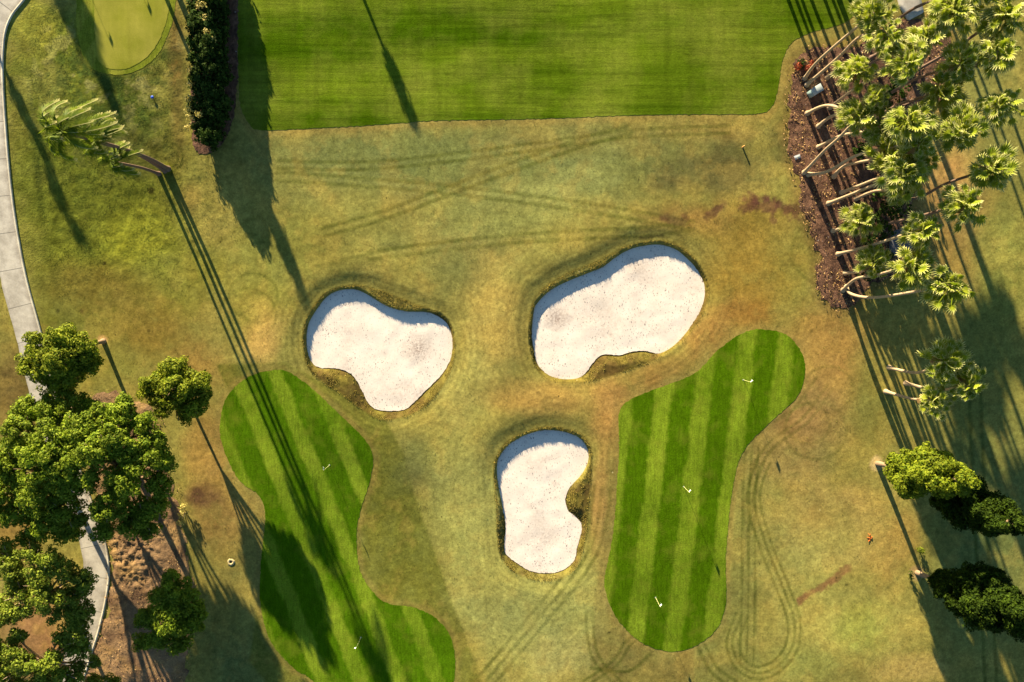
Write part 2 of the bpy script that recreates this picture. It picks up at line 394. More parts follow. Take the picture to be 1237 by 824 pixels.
def empty(name, loc, label, cat, group=None):
    o = bpy.data.objects.new(name, None); COL.objects.link(o); o.location = loc
    o.empty_display_size = .3
    return tag(o, label, cat, group)

def mesh_np(name, co, quads=None, tris=None, smooth=False):
    me = bpy.data.meshes.new(name); co = np.asarray(co, np.float32)
    me.vertices.add(len(co)); me.vertices.foreach_set("co", co.ravel())
    idx = []; starts = []; n = 0
    if quads is not None and len(quads):
        q = np.asarray(quads, np.int32); idx.append(q.ravel()); starts.append(np.arange(len(q)) * 4); n = len(q) * 4
    if tris is not None and len(tris):
        t = np.asarray(tris, np.int32); idx.append(t.ravel()); starts.append(n + np.arange(len(t)) * 3)
    idx = np.concatenate(idx).astype(np.int32); starts = np.concatenate(starts).astype(np.int32)
    me.loops.add(len(idx)); me.loops.foreach_set("vertex_index", idx)
    me.polygons.add(len(starts)); me.polygons.foreach_set("loop_start", starts)
    if smooth: me.polygons.foreach_set("use_smooth", np.ones(len(starts), bool))
    me.update(calc_edges=True); me.validate()
    return me

class MB:
    """collects quads / tris of one part"""
    def __init__(s): s.v = []; s.q = []; s.t = []
    def add(s, v, q=(), t=()):
        b = len(s.v); s.v += [tuple(p) for p in v]
        s.q += [tuple(i + b for i in f) for f in q]; s.t += [tuple(i + b for i in f) for f in t]
    def tube(s, pts, rad, n=8, cap=True):
        pts = [Vector(p) for p in pts]; b = len(s.v); ref = Vector((0.37, 0.81, 0.45))
        for i, p in enumerate(pts):
            d = (pts[min(i + 1, len(pts) - 1)] - pts[max(i - 1, 0)]).normalized()
            u = d.cross(ref)
            if u.length < 1e-3: u = d.cross(Vector((1, 0, 0)))
            u.normalize(); w = d.cross(u)
            for k in range(n):
                a = 2 * math.pi * k / n; s.v.append(tuple(p + (u * math.cos(a) + w * math.sin(a)) * rad[i]))
        for i in range(len(pts) - 1):
            for k in range(n):
                k2 = (k + 1) % n; s.q.append((b + i * n + k, b + i * n + k2, b + (i + 1) * n + k2, b + (i + 1) * n + k))
        if cap:
            for e, i in ((0, 0), (1, len(pts) - 1)):
                s.v.append(tuple(pts[i])); c = len(s.v) - 1
                for k in range(n): s.t.append((b + i * n + k, b + i * n + (k + 1) % n, c))
    def box(s, c, d, rot=0, bev=0.0, lift=None):
        cx, cy, cz = c; hx, hy, hz = d[0] / 2, d[1] / 2, d[2] / 2; cr, sr = math.cos(rot), math.sin(rot)
        prof = [(-hz, 0.0), (hz - bev, 0.0), (hz, bev)] if bev else [(-hz, 0.0), (hz, 0.0)]
        vs = []
        for z, ins in prof:
            for (x, y) in ((-hx + ins, -hy + ins), (hx - ins, -hy + ins), (hx - ins, hy - ins), (-hx + ins, hy - ins)):
                vs.append((cx + x * cr - y * sr, cy + x * sr + y * cr, cz + z))
        q = [(3, 2, 1, 0)]; m = len(prof)
        for i in range(m - 1):
            for k in range(4): k2 = (k + 1) % 4; q.append((i * 4 + k, i * 4 + k2, (i + 1) * 4 + k2, (i + 1) * 4 + k))
        q.append(tuple((m - 1) * 4 + k for k in range(4))); s.add(vs, q)
    def build(s, name, mat, parent=None, smooth=False):
        return link(name, mesh_np(name, s.v, s.q, s.t, smooth), mat, parent)

# ------------------------------------------------------------------ materials
class NT:
    def __init__(s, name):
        s.m = bpy.data.materials.new(name); s.m.use_nodes = True; s.t = s.m.node_tree; s.t.nodes.clear()
        s.out = s.n('ShaderNodeOutputMaterial')
    def n(s, typ, **kw):
        o = s.t.nodes.new(typ)
        for k, v in kw.items(): setattr(o, k, v)
        return o
    def l(s, a, b): s.t.links.new(a, b)
    def val(s, sock, v):
        if isinstance(v, bpy.types.NodeSocket): s.l(v, sock)
        else: sock.default_value = v[:3] if (sock.type == 'VECTOR' and len(v) == 4) else v
    def noise(s, scale, detail=4, rough=.55, vec=None, dist=0.0):
        o = s.n('ShaderNodeTexNoise'); o.inputs['Scale'].default_value = scale; o.inputs['Detail'].default_value = detail
        o.inputs['Roughness'].default_value = rough; o.inputs['Distortion'].default_value = dist
        s.l(vec if vec is not None else s.pos(), o.inputs['Vector']); return o.outputs['Fac']
    def pos(s):
        if not hasattr(s, '_p'): s._p = s.n('ShaderNodeTexCoord').outputs['Object']
        return s._p
    def gpos(s):
        if not hasattr(s, '_g'): s._g = s.n('ShaderNodeNewGeometry').outputs['Position']
        return s._g
    def mapr(s, f, a, b, c, d):
        o = s.n('ShaderNodeMapRange'); s.l(f, o.inputs[0])
        for i, v in enumerate((a, b, c, d)): o.inputs[i + 1].default_value = v
        return o.outputs[0]
    def math(s, op, a, b=0.0):
        o = s.n('ShaderNodeMath', operation=op); s.val(o.inputs[0], a); s.val(o.inputs[1], b); return o.outputs[0]
    def mix(s, f, a, b, mode='MIX'):
        o = s.n('ShaderNodeMix', data_type='RGBA', blend_type=mode); s.val(o.inputs[0], f); s.val(o.inputs[6], a); s.val(o.inputs[7], b); return o.outputs[2]
    def scalev(s, vec, sc):
        o = s.n('ShaderNodeMapping'); s.l(vec, o.inputs['Vector']); o.inputs['Scale'].default_value = sc; return o.outputs[0]
    def rotv(s, vec, ang, sc=(1, 1, 1)):
        o = s.n('ShaderNodeMapping'); s.l(vec, o.inputs['Vector']); o.inputs['Rotation'].default_value = (0, 0, ang); o.inputs['Scale'].default_value = sc; return o.outputs[0]
    def bright(s, col, f):
        o = s.n('ShaderNodeVectorMath', operation='SCALE'); s.val(o.inputs[0], col); s.val(o.inputs['Scale'], f); return o.outputs[0]
    def bump(s, h, dist, strength=1.0, normal=None):
        o = s.n('ShaderNodeBump'); s.l(h, o.inputs['Height']); o.inputs['Distance'].default_value = dist; o.inputs['Strength'].default_value = strength
        if normal is not None: s.l(normal, o.inputs['Normal'])
        return o.outputs[0]
    def finish(s, col, rough=.9, normal=None, spec=.2, trans=0.0, tcol=None):
        p = s.n('ShaderNodeBsdfPrincipled'); s.val(p.inputs['Base Color'], col); s.val(p.inputs['Roughness'], rough)
        p.inputs['Specular IOR Level'].default_value = spec
        if normal is not None: s.l(normal, p.inputs['Normal'])
        sh = p.outputs[0]
        if trans:
            tr = s.n('ShaderNodeBsdfTranslucent'); s.val(tr.inputs[0], tcol if tcol is not None else col)
            mx = s.n('ShaderNodeMixShader'); mx.inputs[0].default_value = trans; s.l(sh, mx.inputs[1]); s.l(tr.outputs[0], mx.inputs[2]); sh = mx.outputs[0]
        s.l(sh, s.out.inputs[0]); return s.m

def m_turf():
    t = NT('turf'); a = t.n('ShaderNodeAttribute'); a.attribute_name = 'turf'
    f1 = t.noise(5, 4, .7); f2 = t.noise(2.2, 5, .62); f3 = t.noise(17, 2)
    c = t.bright(a.outputs['Color'], t.mapr(f1, .28, .72, .73, 1.27))
    c = t.bright(c, t.mapr(f3, .25, .75, .80, 1.20))
    c = t.bright(c, t.mapr(f2, .3, .7, .82, 1.18))
    # dry straw bits and green bits
    c = t.mix(t.mapr(t.noise(4.5, 4), .58, .75, 0, .35), c, t.bright(c, 1.5))
    sp = t.n('ShaderNodeTexVoronoi'); sp.inputs['Scale'].default_value = .28; t.l(t.pos(), sp.inputs['Vector'])
    c = t.mix(t.mapr(sp.outputs['Distance'], .014, .026, .7, 0), c, t.mix(t.math('GREATER_THAN', t.noise(.5, 1), .5), albt((70, 56, 24)), albt((214, 190, 130))))
    sq = t.n('ShaderNodeTexVoronoi'); sq.inputs['Scale'].default_value = .75; t.l(t.rotv(t.pos(), .7, (1, .7, 1)), sq.inputs['Vector'])
    c = t.mix(t.math('MULTIPLY', t.mapr(sq.outputs['Distance'], .035, .075, .75, 0), t.mapr(t.noise(.3, 3), .45, .6, 0, 1)), c, albt((62, 52, 24)))
    h = t.math('ADD', t.math('MULTIPLY', t.noise(3.4, 5, .6), .8), t.math('MULTIPLY', f1, .5))
    bn = t.n('ShaderNodeBump'); t.l(h, bn.inputs['Height']); bn.inputs['Distance'].default_value = .09; t.l(t.math('MULTIPLY', a.outputs['Alpha'], .62), bn.inputs['Strength'])
    return t.finish(c, .97, bn.outputs[0], .0)

def m_mown(name, dark, light, ang, period, phase, width=.5, pmin=.4):
    t = NT(name); p = t.gpos()
    sep = t.n('ShaderNodeSeparateXYZ'); t.l(t.rotv(p, ang), sep.inputs[0])
    wob = t.mapr(t.noise(.35, 2, vec=p), 0, 1, -.35, .35)
    u = t.math('ADD', t.math('ADD', sep.outputs[0], wob), phase)
    u = t.math('ADD', u, t.mapr(t.noise(1.4, 3, vec=p), 0, 1, -.25, .25)); fr = t.math('ABSOLUTE', t.math('SUBTRACT', t.math('FRACT', t.math('DIVIDE', u, period)), .5))
    s = t.mapr(fr, width * .5 - .05, width * .5 + .05, 1, 0)
    patch = t.mapr(t.noise(.16, 4, vec=p), .36, .62, pmin, .95)
    s = t.math('MULTIPLY', s, patch)
    c = t.mix(s, albt(dark), albt(light))
    streak = t.noise(5, 3, vec=t.rotv(p, ang, (1, .14, 1)))
    c = t.bright(c, t.mapr(streak, .25, .75, .78, 1.22))
    f = t.noise(8, 4, .7, vec=p)
    c = t.bright(c, t.mapr(f, .25, .75, .66, 1.34))
    c = t.bright(c, t.mapr(t.noise(7, 3, vec=p), .25, .75, .80, 1.20))
    c = t.bright(c, t.mapr(t.noise(1.3, 4, vec=p), .3, .7, .86, 1.14))
    c = t.mix(t.mapr(t.noise(.5, 5, vec=p), .5, .75, 0, .30), c, albt((142, 136, 44)))
    return t.finish(c, .92, t.bump(t.math('ADD', f, streak), .03, .6), .0)

def m_fairway():
    t = NT('fairway_turf'); p = t.gpos()
    band = t.noise(.30, 3, .6, t.scalev(p, (.08, 1, 1)))
    fine = t.noise(2.4, 4, .65, t.scalev(p, (.06, 1, 1)))
    vert = t.noise(1.2, 3, .6, t.scalev(p, (1, .06, 1)))
    c = t.mix(t.mapr(band, .35, .65, 0, 1), albt((66, 88, 6)), albt((98, 112, 20)))
    c = t.mix(t.mapr(t.noise(.16, 4, vec=p), .42, .7, 0, .7), c, albt((126, 126, 44)))
    c = t.bright(c, t.mapr(fine, .25, .75, .74, 1.26)); c = t.bright(c, t.mapr(vert, .25, .75, .86, 1.14))
    f = t.noise(7, 4, .7, vec=p); c = t.bright(c, t.mapr(f, .25, .75, .70, 1.30)); c = t.bright(c, t.mapr(t.noise(2.0, 5, .65, vec=p), .3, .7, .84, 1.16))
    return t.finish(c, .92, t.bump(t.math('ADD', f, fine), .035, .6), .0)

def m_putting():
    t = NT('putting_turf'); p = t.gpos()
    c = t.mix(t.mapr(t.noise(.4, 4, vec=p), .3, .7, 0, 1), albt((134, 130, 40)), albt((160, 148, 60)))
    f = t.noise(14, 3, vec=p); c = t.bright(c, t.mapr(f, .25, .75, .85, 1.15))
    c = t.bright(c, t.mapr(t.noise(1.5, 3, vec=t.rotv(p, .5, (1, .1, 1))), .3, .7, .92, 1.08))
    return t.finish(c, .92, t.bump(f, .02, .4), .0)

def m_sand():
    t = NT('bunker_sand'); p = t.gpos()
    c = t.mix(t.mapr(t.noise(.55, 5, .6, p), .35, .7, 0, 1), (.80, .715, .58, 1), (.71, .63, .505, 1))
    c = t.bright(c, t.mapr(t.noise(7, 4, .7, p), .25, .75, .90, 1.08))
    big = t.mapr(t.noise(.28, 3, .6, p), .50, .68, 0, 1)
    for sc, r0, k in ((1.9, .085, .95), (3.1, .115, .85), (5.0, .17, .75)):      # raked-up crumbs, leaf litter
        v = t.n('ShaderNodeTexVoronoi'); v.inputs['Scale'].default_value = sc; t.l(t.rotv(p, .5, (1.0, .62, 1)), v.inputs['Vector'])
        m = t.math('MULTIPLY', t.mapr(v.outputs['Distance'], r0, r0 + .06, k, 0), t.mapr(t.noise(.45, 3, .6, p), .38, .62, .15, 1.0))
        c = t.mix(m, c, (.20, .165, .15, 1))
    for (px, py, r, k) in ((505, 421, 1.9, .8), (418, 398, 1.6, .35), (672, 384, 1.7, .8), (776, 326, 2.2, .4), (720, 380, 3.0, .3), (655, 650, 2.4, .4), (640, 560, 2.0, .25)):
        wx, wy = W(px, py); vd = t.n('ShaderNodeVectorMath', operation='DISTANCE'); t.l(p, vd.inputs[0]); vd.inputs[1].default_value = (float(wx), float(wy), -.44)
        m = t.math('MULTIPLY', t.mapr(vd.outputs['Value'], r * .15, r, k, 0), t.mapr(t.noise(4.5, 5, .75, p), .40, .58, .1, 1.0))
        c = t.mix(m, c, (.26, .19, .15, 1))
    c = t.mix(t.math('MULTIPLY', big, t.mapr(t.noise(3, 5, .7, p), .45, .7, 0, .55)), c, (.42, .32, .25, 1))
    h = t.math('ADD', t.noise(1.6, 5, .6, p), t.math('MULTIPLY', t.noise(7, 3, .6, p), .35))
    return t.finish(c, .95, t.bump(h, .025, .3), .0)

def m_mulch():
    t = NT('bark_mulch'); p = t.gpos()
    c = t.mix(t.mapr(t.noise(.8, 5, .6, p), .35, .65, 0, 1), albt((78, 54, 42)), albt((130, 92, 68)))
    v = t.n('ShaderNodeTexVoronoi'); v.inputs['Scale'].default_value = 6; t.l(t.scalev(p, (1, .7, 1)), v.inputs['Vector'])
    c = t.bright(c, t.mapr(t.math('FRACT', t.math('MULTIPLY', v.outputs['Color'], 1.0)), 0, 1, .55, 1.45))
    v2 = t.n('ShaderNodeTexVoronoi'); v2.inputs['Scale'].default_value = 1.6; t.l(p, v2.inputs['Vector'])
    c = t.mix(t.mapr(v2.outputs['Distance'], .07, .11, .7, 0), c, albt((196, 176, 158)))
    h = t.math('ADD', t.noise(7, 4, .7, p), t.math('MULTIPLY', t.noise(2, 3, .6, p), 1.0))
    return t.finish(c, .95, t.bump(h, .09, .8), .1)

def m_soil():
    t = NT('bare_soil'); p = t.gpos()
    c = t.mix(t.mapr(t.noise(.45, 5, .65, p), .35, .65, 0, 1), albt((112, 82, 58)), albt((166, 128, 88)))
    c = t.mix(t.mapr(t.noise(.25, 3, .6, p), .5, .68, 0, .5), c, albt((196, 150, 84)))
    c = t.bright(c, t.mapr(t.noise(6, 4, .7, p), .25, .75, .65, 1.35))
    h = t.math('ADD', t.noise(3, 5, .7, p), t.math('MULTIPLY', t.noise(9, 3, .6, p), .3))
    return t.finish(c, .95, t.bump(h, .10, .7), .1)

def m_concrete(name, col, joints=False, dirt=(120, 104, 86)):
    t = NT(name); p = t.gpos()
    c = t.mix(t.mapr(t.noise(.6, 6, .7, p), .4, .7, 0, .6), albt(col), albt(dirt))
    c = t.bright(c, t.mapr(t.noise(8, 4, .6, p), .25, .75, .92, 1.08))
    h = t.noise(20, 2, .6, p)
    if joints:
        a = t.n('ShaderNodeAttribute'); a.attribute_name = 'along'
        fr = t.math('FRACT', t.math('DIVIDE', a.outputs['Fac'], 3.7))
        j = t.mapr(t.math('ABSOLUTE', t.math('SUBTRACT', fr, .5)), .006, .012, 1, 0)
        c = t.mix(t.math('MULTIPLY', j, .75), c, albt((84, 78, 70)))
        b = t.n('ShaderNodeAttribute'); b.attribute_name = 'across'
        c = t.mix(t.math('MULTIPLY', t.mapr(b.outputs['Fac'], .78, .98, 0, .55), t.mapr(t.noise(1.2, 4, .6, p), .35, .6, .3, 1)), c, albt((128, 112, 96)))
        c = t.mix(t.math('MULTIPLY', t.mapr(b.outputs['Fac'], .12, .0, 0, .5), t.mapr(t.noise(1.6, 4, .6, p), .35, .6, .3, 1)), c, albt((118, 104, 86)))
    return t.finish(c, .85, t.bump(h, .01, .4), .25)

def m_leaf(name, c1, c2, trans=.25, rough=.5, spec=.35, tc=None):
    t = NT(name); g = t.n('ShaderNodeNewGeometry')
    c = t.mix(t.mapr(g.outputs['Random Per Island'], 0, 1, 0, 1), albt(c1), albt(c2))
    c = t.bright(c, t.mapr(t.noise(.6, 4, vec=t.gpos()), .3, .7, .66, 1.36))
    return t.finish(c, rough, None, spec, trans, t.bright(c, 1.5) if tc is None else albt(tc))

def m_tip(name, c1, c2, tipc, trans, rough, spec):
    t = NT(name); g = t.n('ShaderNodeNewGeometry'); a = t.n('ShaderNodeAttribute'); a.attribute_name = 'tip'
    c = t.mix(t.mapr(t.noise(1.6, 3, vec=t.gpos()), .3, .7, 0, 1), albt(c1), albt(c2))
    c = t.mix(t.mapr(a.outputs['Fac'], .42, .98, 0, .95), c, albt(tipc))  # pale tips carry sun glint and backlight in their colour
    return t.finish(c, rough, None, spec, trans, t.bright(c, 1.3))

def m_simple(name, col, rough=.6, spec=.3, var=.12, sc=6, bump=.0, stretch=(1, 1, 1)):
    t = NT(name); f = t.noise(sc, 4, .6, t.scalev(t.pos(), stretch))
    c = t.bright(albt(col), t.mapr(f, .25, .75, 1 - var, 1 + var))
    return t.finish(c, rough, t.bump(f, bump, .8) if bump else None, spec)

M = dict(
 turf=m_turf(), sand=m_sand(), fairway=m_fairway(), putting=m_putting(), mulch=m_mulch(), soil=m_soil(),
 collar=m_mown('collar_turf', (120, 124, 36), (146, 140, 50), .6, 3.0, 0, .4),
 greenL=m_mown('striped_turf_a', (72, 100, 8), (126, 140, 34), -R(21), 3.75, 0.6, .40, .25),
 greenR=m_mown('striped_turf_b', (72, 98, 6), (124, 138, 32), R(6), 3.95, 1.35, .45),
 path=m_concrete('path_concrete', (212, 194, 170), True), kerb=m_concrete('kerb_concrete', (230, 210, 178)),
 pad=m_concrete('pad_concrete', (206, 190, 170)), gravel=m_concrete('grey_gravel', (104, 100, 100)),
 leafA=m_leaf('broad_leaf', (86, 102, 12), (150, 148, 36), .24, .7, .12),
 leafB=m_leaf('broad_leaf_dark', (84, 104, 14), (142, 148, 36), .24, .7, .12),
 leafC=m_leaf('loose_leaf', (88, 104, 20), (142, 144, 44), .24, .7, .12),
 leafD=m_leaf('cone_leaf', (74, 90, 10), (136, 138, 28), .25, .7, .12),
 leafE=m_leaf('deep_shaded_leaf', (28, 42, 6), (62, 76, 14), .2, .75, .06),  # palm shade on the lower cone trees is put into this dark green
 leafH=m_leaf('hedge_leaf', (40, 56, 16), (66, 80, 26), .15, .8, .05),
 leafY=m_leaf('pale_leaf', (160, 140, 66), (206, 180, 96), .2, .6, .2),
 leafR=m_leaf('red_leaf', (150, 52, 28), (196, 96, 48), .2, .6, .2),
 fan=m_tip('fan_leaf', (104, 122, 14), (170, 168, 38), (252, 232, 156), .34, .6, .15),  # cream tips: dry ends plus sunlit glow painted on
 dead=m_leaf('dead_leaf', (150, 112, 66), (190, 150, 96), .1, .8, .1),
 feather=m_tip('feather_leaf', (84, 104, 12), (138, 144, 28), (232, 208, 138), .35, .6, .15),  # pale tip colour paints the sun glint on the frond ends
 bark=m_simple('bark', (150, 120, 90), .9, .1, .3, 5, .03, (1, 1, .3)),
 palmbark=m_simple('palm_bark', (184, 152, 116), .9, .1, .22, 4, .02, (1, 1, 4)),
 palmdark=m_simple('palm_bark_dark', (128, 100, 82), .9, .1, .25, 4, .02, (1, 1, 4)),
 white=m_simple('flag_cloth', (250, 246, 226), .8, .1, .04), pole=m_simple('flag_pole', (238, 226, 140), .5, .3, .04),
 boxgreen=m_simple('box_paint', (146, 160, 148), .5, .4, .08), boxlid=m_simple('box_lid', (176, 178, 170), .5, .4, .06),
 dark=m_simple('dark_hole', (22, 20, 16), .9, .1), blue=m_simple('blue_plastic', (30, 84, 190), .5, .4, .1),
 grey=m_simple('grey_plastic', (150, 146, 150), .6, .3, .1), orange=m_simple('orange_wood', (214, 150, 80), .8, .2, .15),
 sandring=m_simple('sand_ring', (196, 170, 120), .95, .1, .2, 8), blade=m_leaf('rough_blade', (84, 90, 30), (140, 130, 58), .25, .8, .0), straw=m_leaf('straw_grass', (124, 112, 44), (178, 150, 78), .25, .8, .0), rust=m_simple('rust_leaf', (200, 104, 40), .8, .2, .25))

# ------------------------------------------------------------------ ground object
def build_ground():
    ext = np.array([62, 66, 74, 90, 120, 180, 300, 600, 1200, 2500.])
    ax = np.concatenate([-ext[::-1], gx, ext]); exty = np.array([46, 50, 58, 74, 110, 180, 300, 600, 1200, 2500.])
    ay = np.concatenate([-exty[::-1], gy, exty]); n = len(ext)
    XX, YY = np.meshgrid(ax, ay); ZZ = np.pad(Z, n, mode='edge')
    fade = sm(30, 2, np.maximum(np.abs(XX) - 60, np.abs(YY) - 44)); ZZ = ZZ * np.where((np.abs(XX) > 60) | (np.abs(YY) > 44), fade * .0, 1)
    CC = np.pad(COLR, ((n, n), (n, n), (0, 0)), mode='edge')
    ow = sm(0, 14, np.maximum(np.abs(XX) - 58, np.abs(YY) - 43))[..., None]; CC = CC * (1 - ow) + (lin((122, 120, 50)) / (K * KS)) * ow
    ny, nx = XX.shape; i = np.arange(ny * nx).reshape(ny, nx)
    q = np.stack([i[:-1, :-1], i[:-1, 1:], i[1:, 1:], i[1:, :-1]], -1).reshape(-1, 4)
    me = mesh_np('ground', np.stack([XX, YY, ZZ], -1).reshape(-1, 3), q, smooth=True)
    at = me.attributes.new('turf', 'FLOAT_COLOR', 'POINT')
    rgba = np.ones((ny * nx, 4), np.float32); rgba[:, :3] = CC.reshape(-1, 3); rgba[:, 3] = np.pad(.28 + .72 * leftrough, n, mode='edge').ravel(); at.data.foreach_set('color', rgba.ravel())
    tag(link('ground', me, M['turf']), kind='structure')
build_ground()

def sheet(name, P, mat, dz=0.018, sp=0.45, zf=None, jag=0.03, kind='structure', absz=None, warp=0.0, skirt=0):
    """a sheet that follows the ground inside outline P"""
    # resample the outline and roughen it slightly
    d = np.r_[0, np.cumsum(np.hypot(*np.diff(np.vstack([P, P[:1]]), axis=0).T))]
    n = int(d[-1] / 0.22); s = np.linspace(0, d[-1], n, endpoint=False); Q = np.vstack([P, P[:1]])
    B = np.stack([np.interp(s, d, Q[:, 0]), np.interp(s, d, Q[:, 1])], 1)
    B += RNG.normal(0, jag, B.shape)
    if warp: B += warp * np.stack([fbm(B[:, 0], B[:, 1], .9, 3, 80.) - .5, fbm(B[:, 0], B[:, 1], .9, 3, 90.) - .5], 1)
    lo = P.min(0); hi = P.max(0)
    X, Y = np.meshgrid(np.arange(lo[0], hi[0], sp), np.arange(lo[1], hi[1], sp))
    X = X.ravel() + RNG.uniform(-.1, .1, X.size) * sp; Y = Y.ravel() + RNG.uniform(-.1, .1, Y.size) * sp
    ok = inside(X, Y, B); X = X[ok]; Y = Y[ok]; dd = seg_dist(X, Y, B[::2], True); ok = dd > sp * .45; X = X[ok]; Y = Y[ok]
    pts = [Vector((float(a), float(b))) for a, b in B] + [Vector((float(a), float(b))) for a, b in zip(X, Y)]
    nb = len(B)
    r = geometry.delaunay_2d_cdt(pts, [(k, (k + 1) % nb) for k in range(nb)], [list(range(nb))], 1, 1e-4)
    v = np.array([(p.x, p.y) for p in r[0]]); f = [t for t in r[2] if len(t) == 3]
    z = zat(v[:, 0], v[:, 1]) + dz if absz is None else absz(v[:, 0], v[:, 1])
    if zf is not None:
        edge = np.clip(seg_dist(v[:, 0], v[:, 1], B, True) / .5, 0, 1); z = z + zf(v[:, 0], v[:, 1]) * edge
    co_ = np.c_[v, z]; qd = None
    if skirt:
        nb2 = len(B); low = co_[:nb2].copy(); low[:, 2] -= skirt; k0 = len(co_); co_ = np.vstack([co_, low]); qd = [(k, (k + 1) % nb2, k0 + (k + 1) % nb2, k0 + k) for k in range(nb2)]
    o = link(name, mesh_np(name, co_, qd, f, not skirt), mat)
    return tag(o, kind=kind)

def grow(P, d):
    t = np.roll(P, -1, 0) - np.roll(P, 1, 0); n = np.stack([t[:, 1], -t[:, 0]], 1); n /= np.linalg.norm(n, axis=1)[:, None]
    a = np.sum(P[:, 0] * np.roll(P[:, 1], -1) - np.roll(P[:, 0], -1) * P[:, 1])
    return P + n * d * (1 if a > 0 else -1)

for k, P in enumerate(SANDW):
    zf = lambda x, y: (fbm(x, y, .5, 3, 30.) - .5) * .08 + (fbm(x, y, 2.2, 2, 31.) - .5) * .012
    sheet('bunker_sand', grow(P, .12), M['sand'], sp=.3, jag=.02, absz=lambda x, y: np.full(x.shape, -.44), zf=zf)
sheet('striped_green', wpoly(GREEN_L), M['greenL']); sheet('striped_green', wpoly(GREEN_R), M['greenR'])
sheet('green_collar', wpoly(COLLAR_T), M['collar'], .016); sheet('putting_green', wpoly(GREEN_T), M['putting'], .032)
sheet('fairway', wpoly(FAIRWAY, 3), M['fairway'], sp=.7)
sheet('mulch_bed', wpoly(MULCH, 4), M['mulch'], .03, .3, lambda x, y: (fbm(x, y, 1.2, 3, 40.)) * .10, .12, warp=.8)
def soilz(x, y):
    cx, cy = W(158, 672); dug = np.exp(-(((x - cx) / 3.2) ** 2 + ((y - cy) / 4.0) ** 2))
    cx, cy = W(188, 628); dug = np.maximum(dug, np.exp(-(((x - cx) / 1.9) ** 2 + ((y - cy) / 2.2) ** 2)))
    rid = 1 - np.abs(fbm(x, y, 1.9, 4, 50.) - .5) * 6
    return fbm(x, y, .8, 3, 42.) * .14 + dug * np.clip(rid, 0, 1) * .22
sheet('bare_soil', wpoly(SOIL, 4), M['soil'], .03, .2, soilz, .08, warp=1.8)
sheet('hedge_mulch', wpoly(HEDGEBED, 3), M['mulch'], .03, .35, lambda x, y: fbm(x, y, 1.2, 3, 44.) * .08, .07)
sheet('concrete_pad', wpoly([(1068, -60), (1100, -60), (1116, 15), (1097, 25), (1086, 8)], 1, False), M['pad'], .17, .5, None, .0, skirt=.35)
sheet('gravel_patch', wpoly([(1076, 282), (1094, 276), (1102, 286), (1100, 302), (1086, 312), (1074, 304)], 3), M['gravel'], .17, .4, None, .06, skirt=.3)

def build_path():
    n = len(PRW); t = np.gradient(PRW, axis=0); nr = np.stack([t[:, 1], -t[:, 0]], 1); nr /= np.linalg.norm(nr, axis=1)[:, None]
    # nr points to the left edge of the path seen in the photo
    if nr[60][0] > 0: nr = -nr
    Wd = 2.55; s = np.r_[0, np.cumsum(np.hypot(*np.diff(PRW, axis=0).T))]
    m = 7; v = []; al = []; ac = []
    for i in range(n):
        for k in range(m):
            p = PRW[i] + nr[i] * (Wd + .10 * (float(vnoise(np.array(i * .9), np.array(3.3))) - .5) * (k == 0)) * (1 - k / (m - 1)); v.append((p[0], p[1], float(zat(p[0], p[1])) * 0 + .022)); al.append(s[i]); ac.append(k / (m - 1))
    q = [(i * m + k, i * m + k + 1, (i + 1) * m + k + 1, (i + 1) * m + k) for i in range(n - 1) for k in range(m - 1)]
    me = mesh_np('cart_path', v, q, smooth=True)
    for nm, d in (('along', al), ('across', ac)):
        a = me.attributes.new(nm, 'FLOAT', 'POINT'); a.data.foreach_set('value', np.array(d, np.float32))
    tag(link('cart_path', me, M['path']), kind='structure')
    v = []; prof = [(.02, -.05), (.02, .10), (-.01, .125), (-.14, .125), (-.16, .10), (-.16, -.05)]
    for i in range(n):
        for a, z in prof: p = PRW[i] + nr[i] * a; v.append((p[0], p[1], z))
    c = len(prof); q = [(i * c + k, (i + 1) * c + k, (i + 1) * c + k + 1, i * c + k + 1) for i in range(n - 1) for k in range(c - 1)]
    tag(link('path_kerb', mesh_np('path_kerb', v, q), M['kerb']), kind='structure')
build_path()

# ------------------------------------------------------------------ foliage
def leaf_quads(cen, nrm, size, aspect=.5):
    """rhombic leaves: cen (n,3), nrm (n,3) unit, size (n,)"""
    n = len(cen); r = RNG.normal(size=(n, 3)); u = np.cross(nrm, r); u /= np.linalg.norm(u, axis=1)[:, None] + 1e-9; w = np.cross(nrm, u)
    s = size[:, None]; a = s * aspect
    v = np.stack([cen - u * s, cen - w * a + nrm * s * .12, cen + u * s, cen + w * a + nrm * s * .12], 1)
    return v.reshape(-1, 3), np.arange(n * 4).reshape(-1, 4)

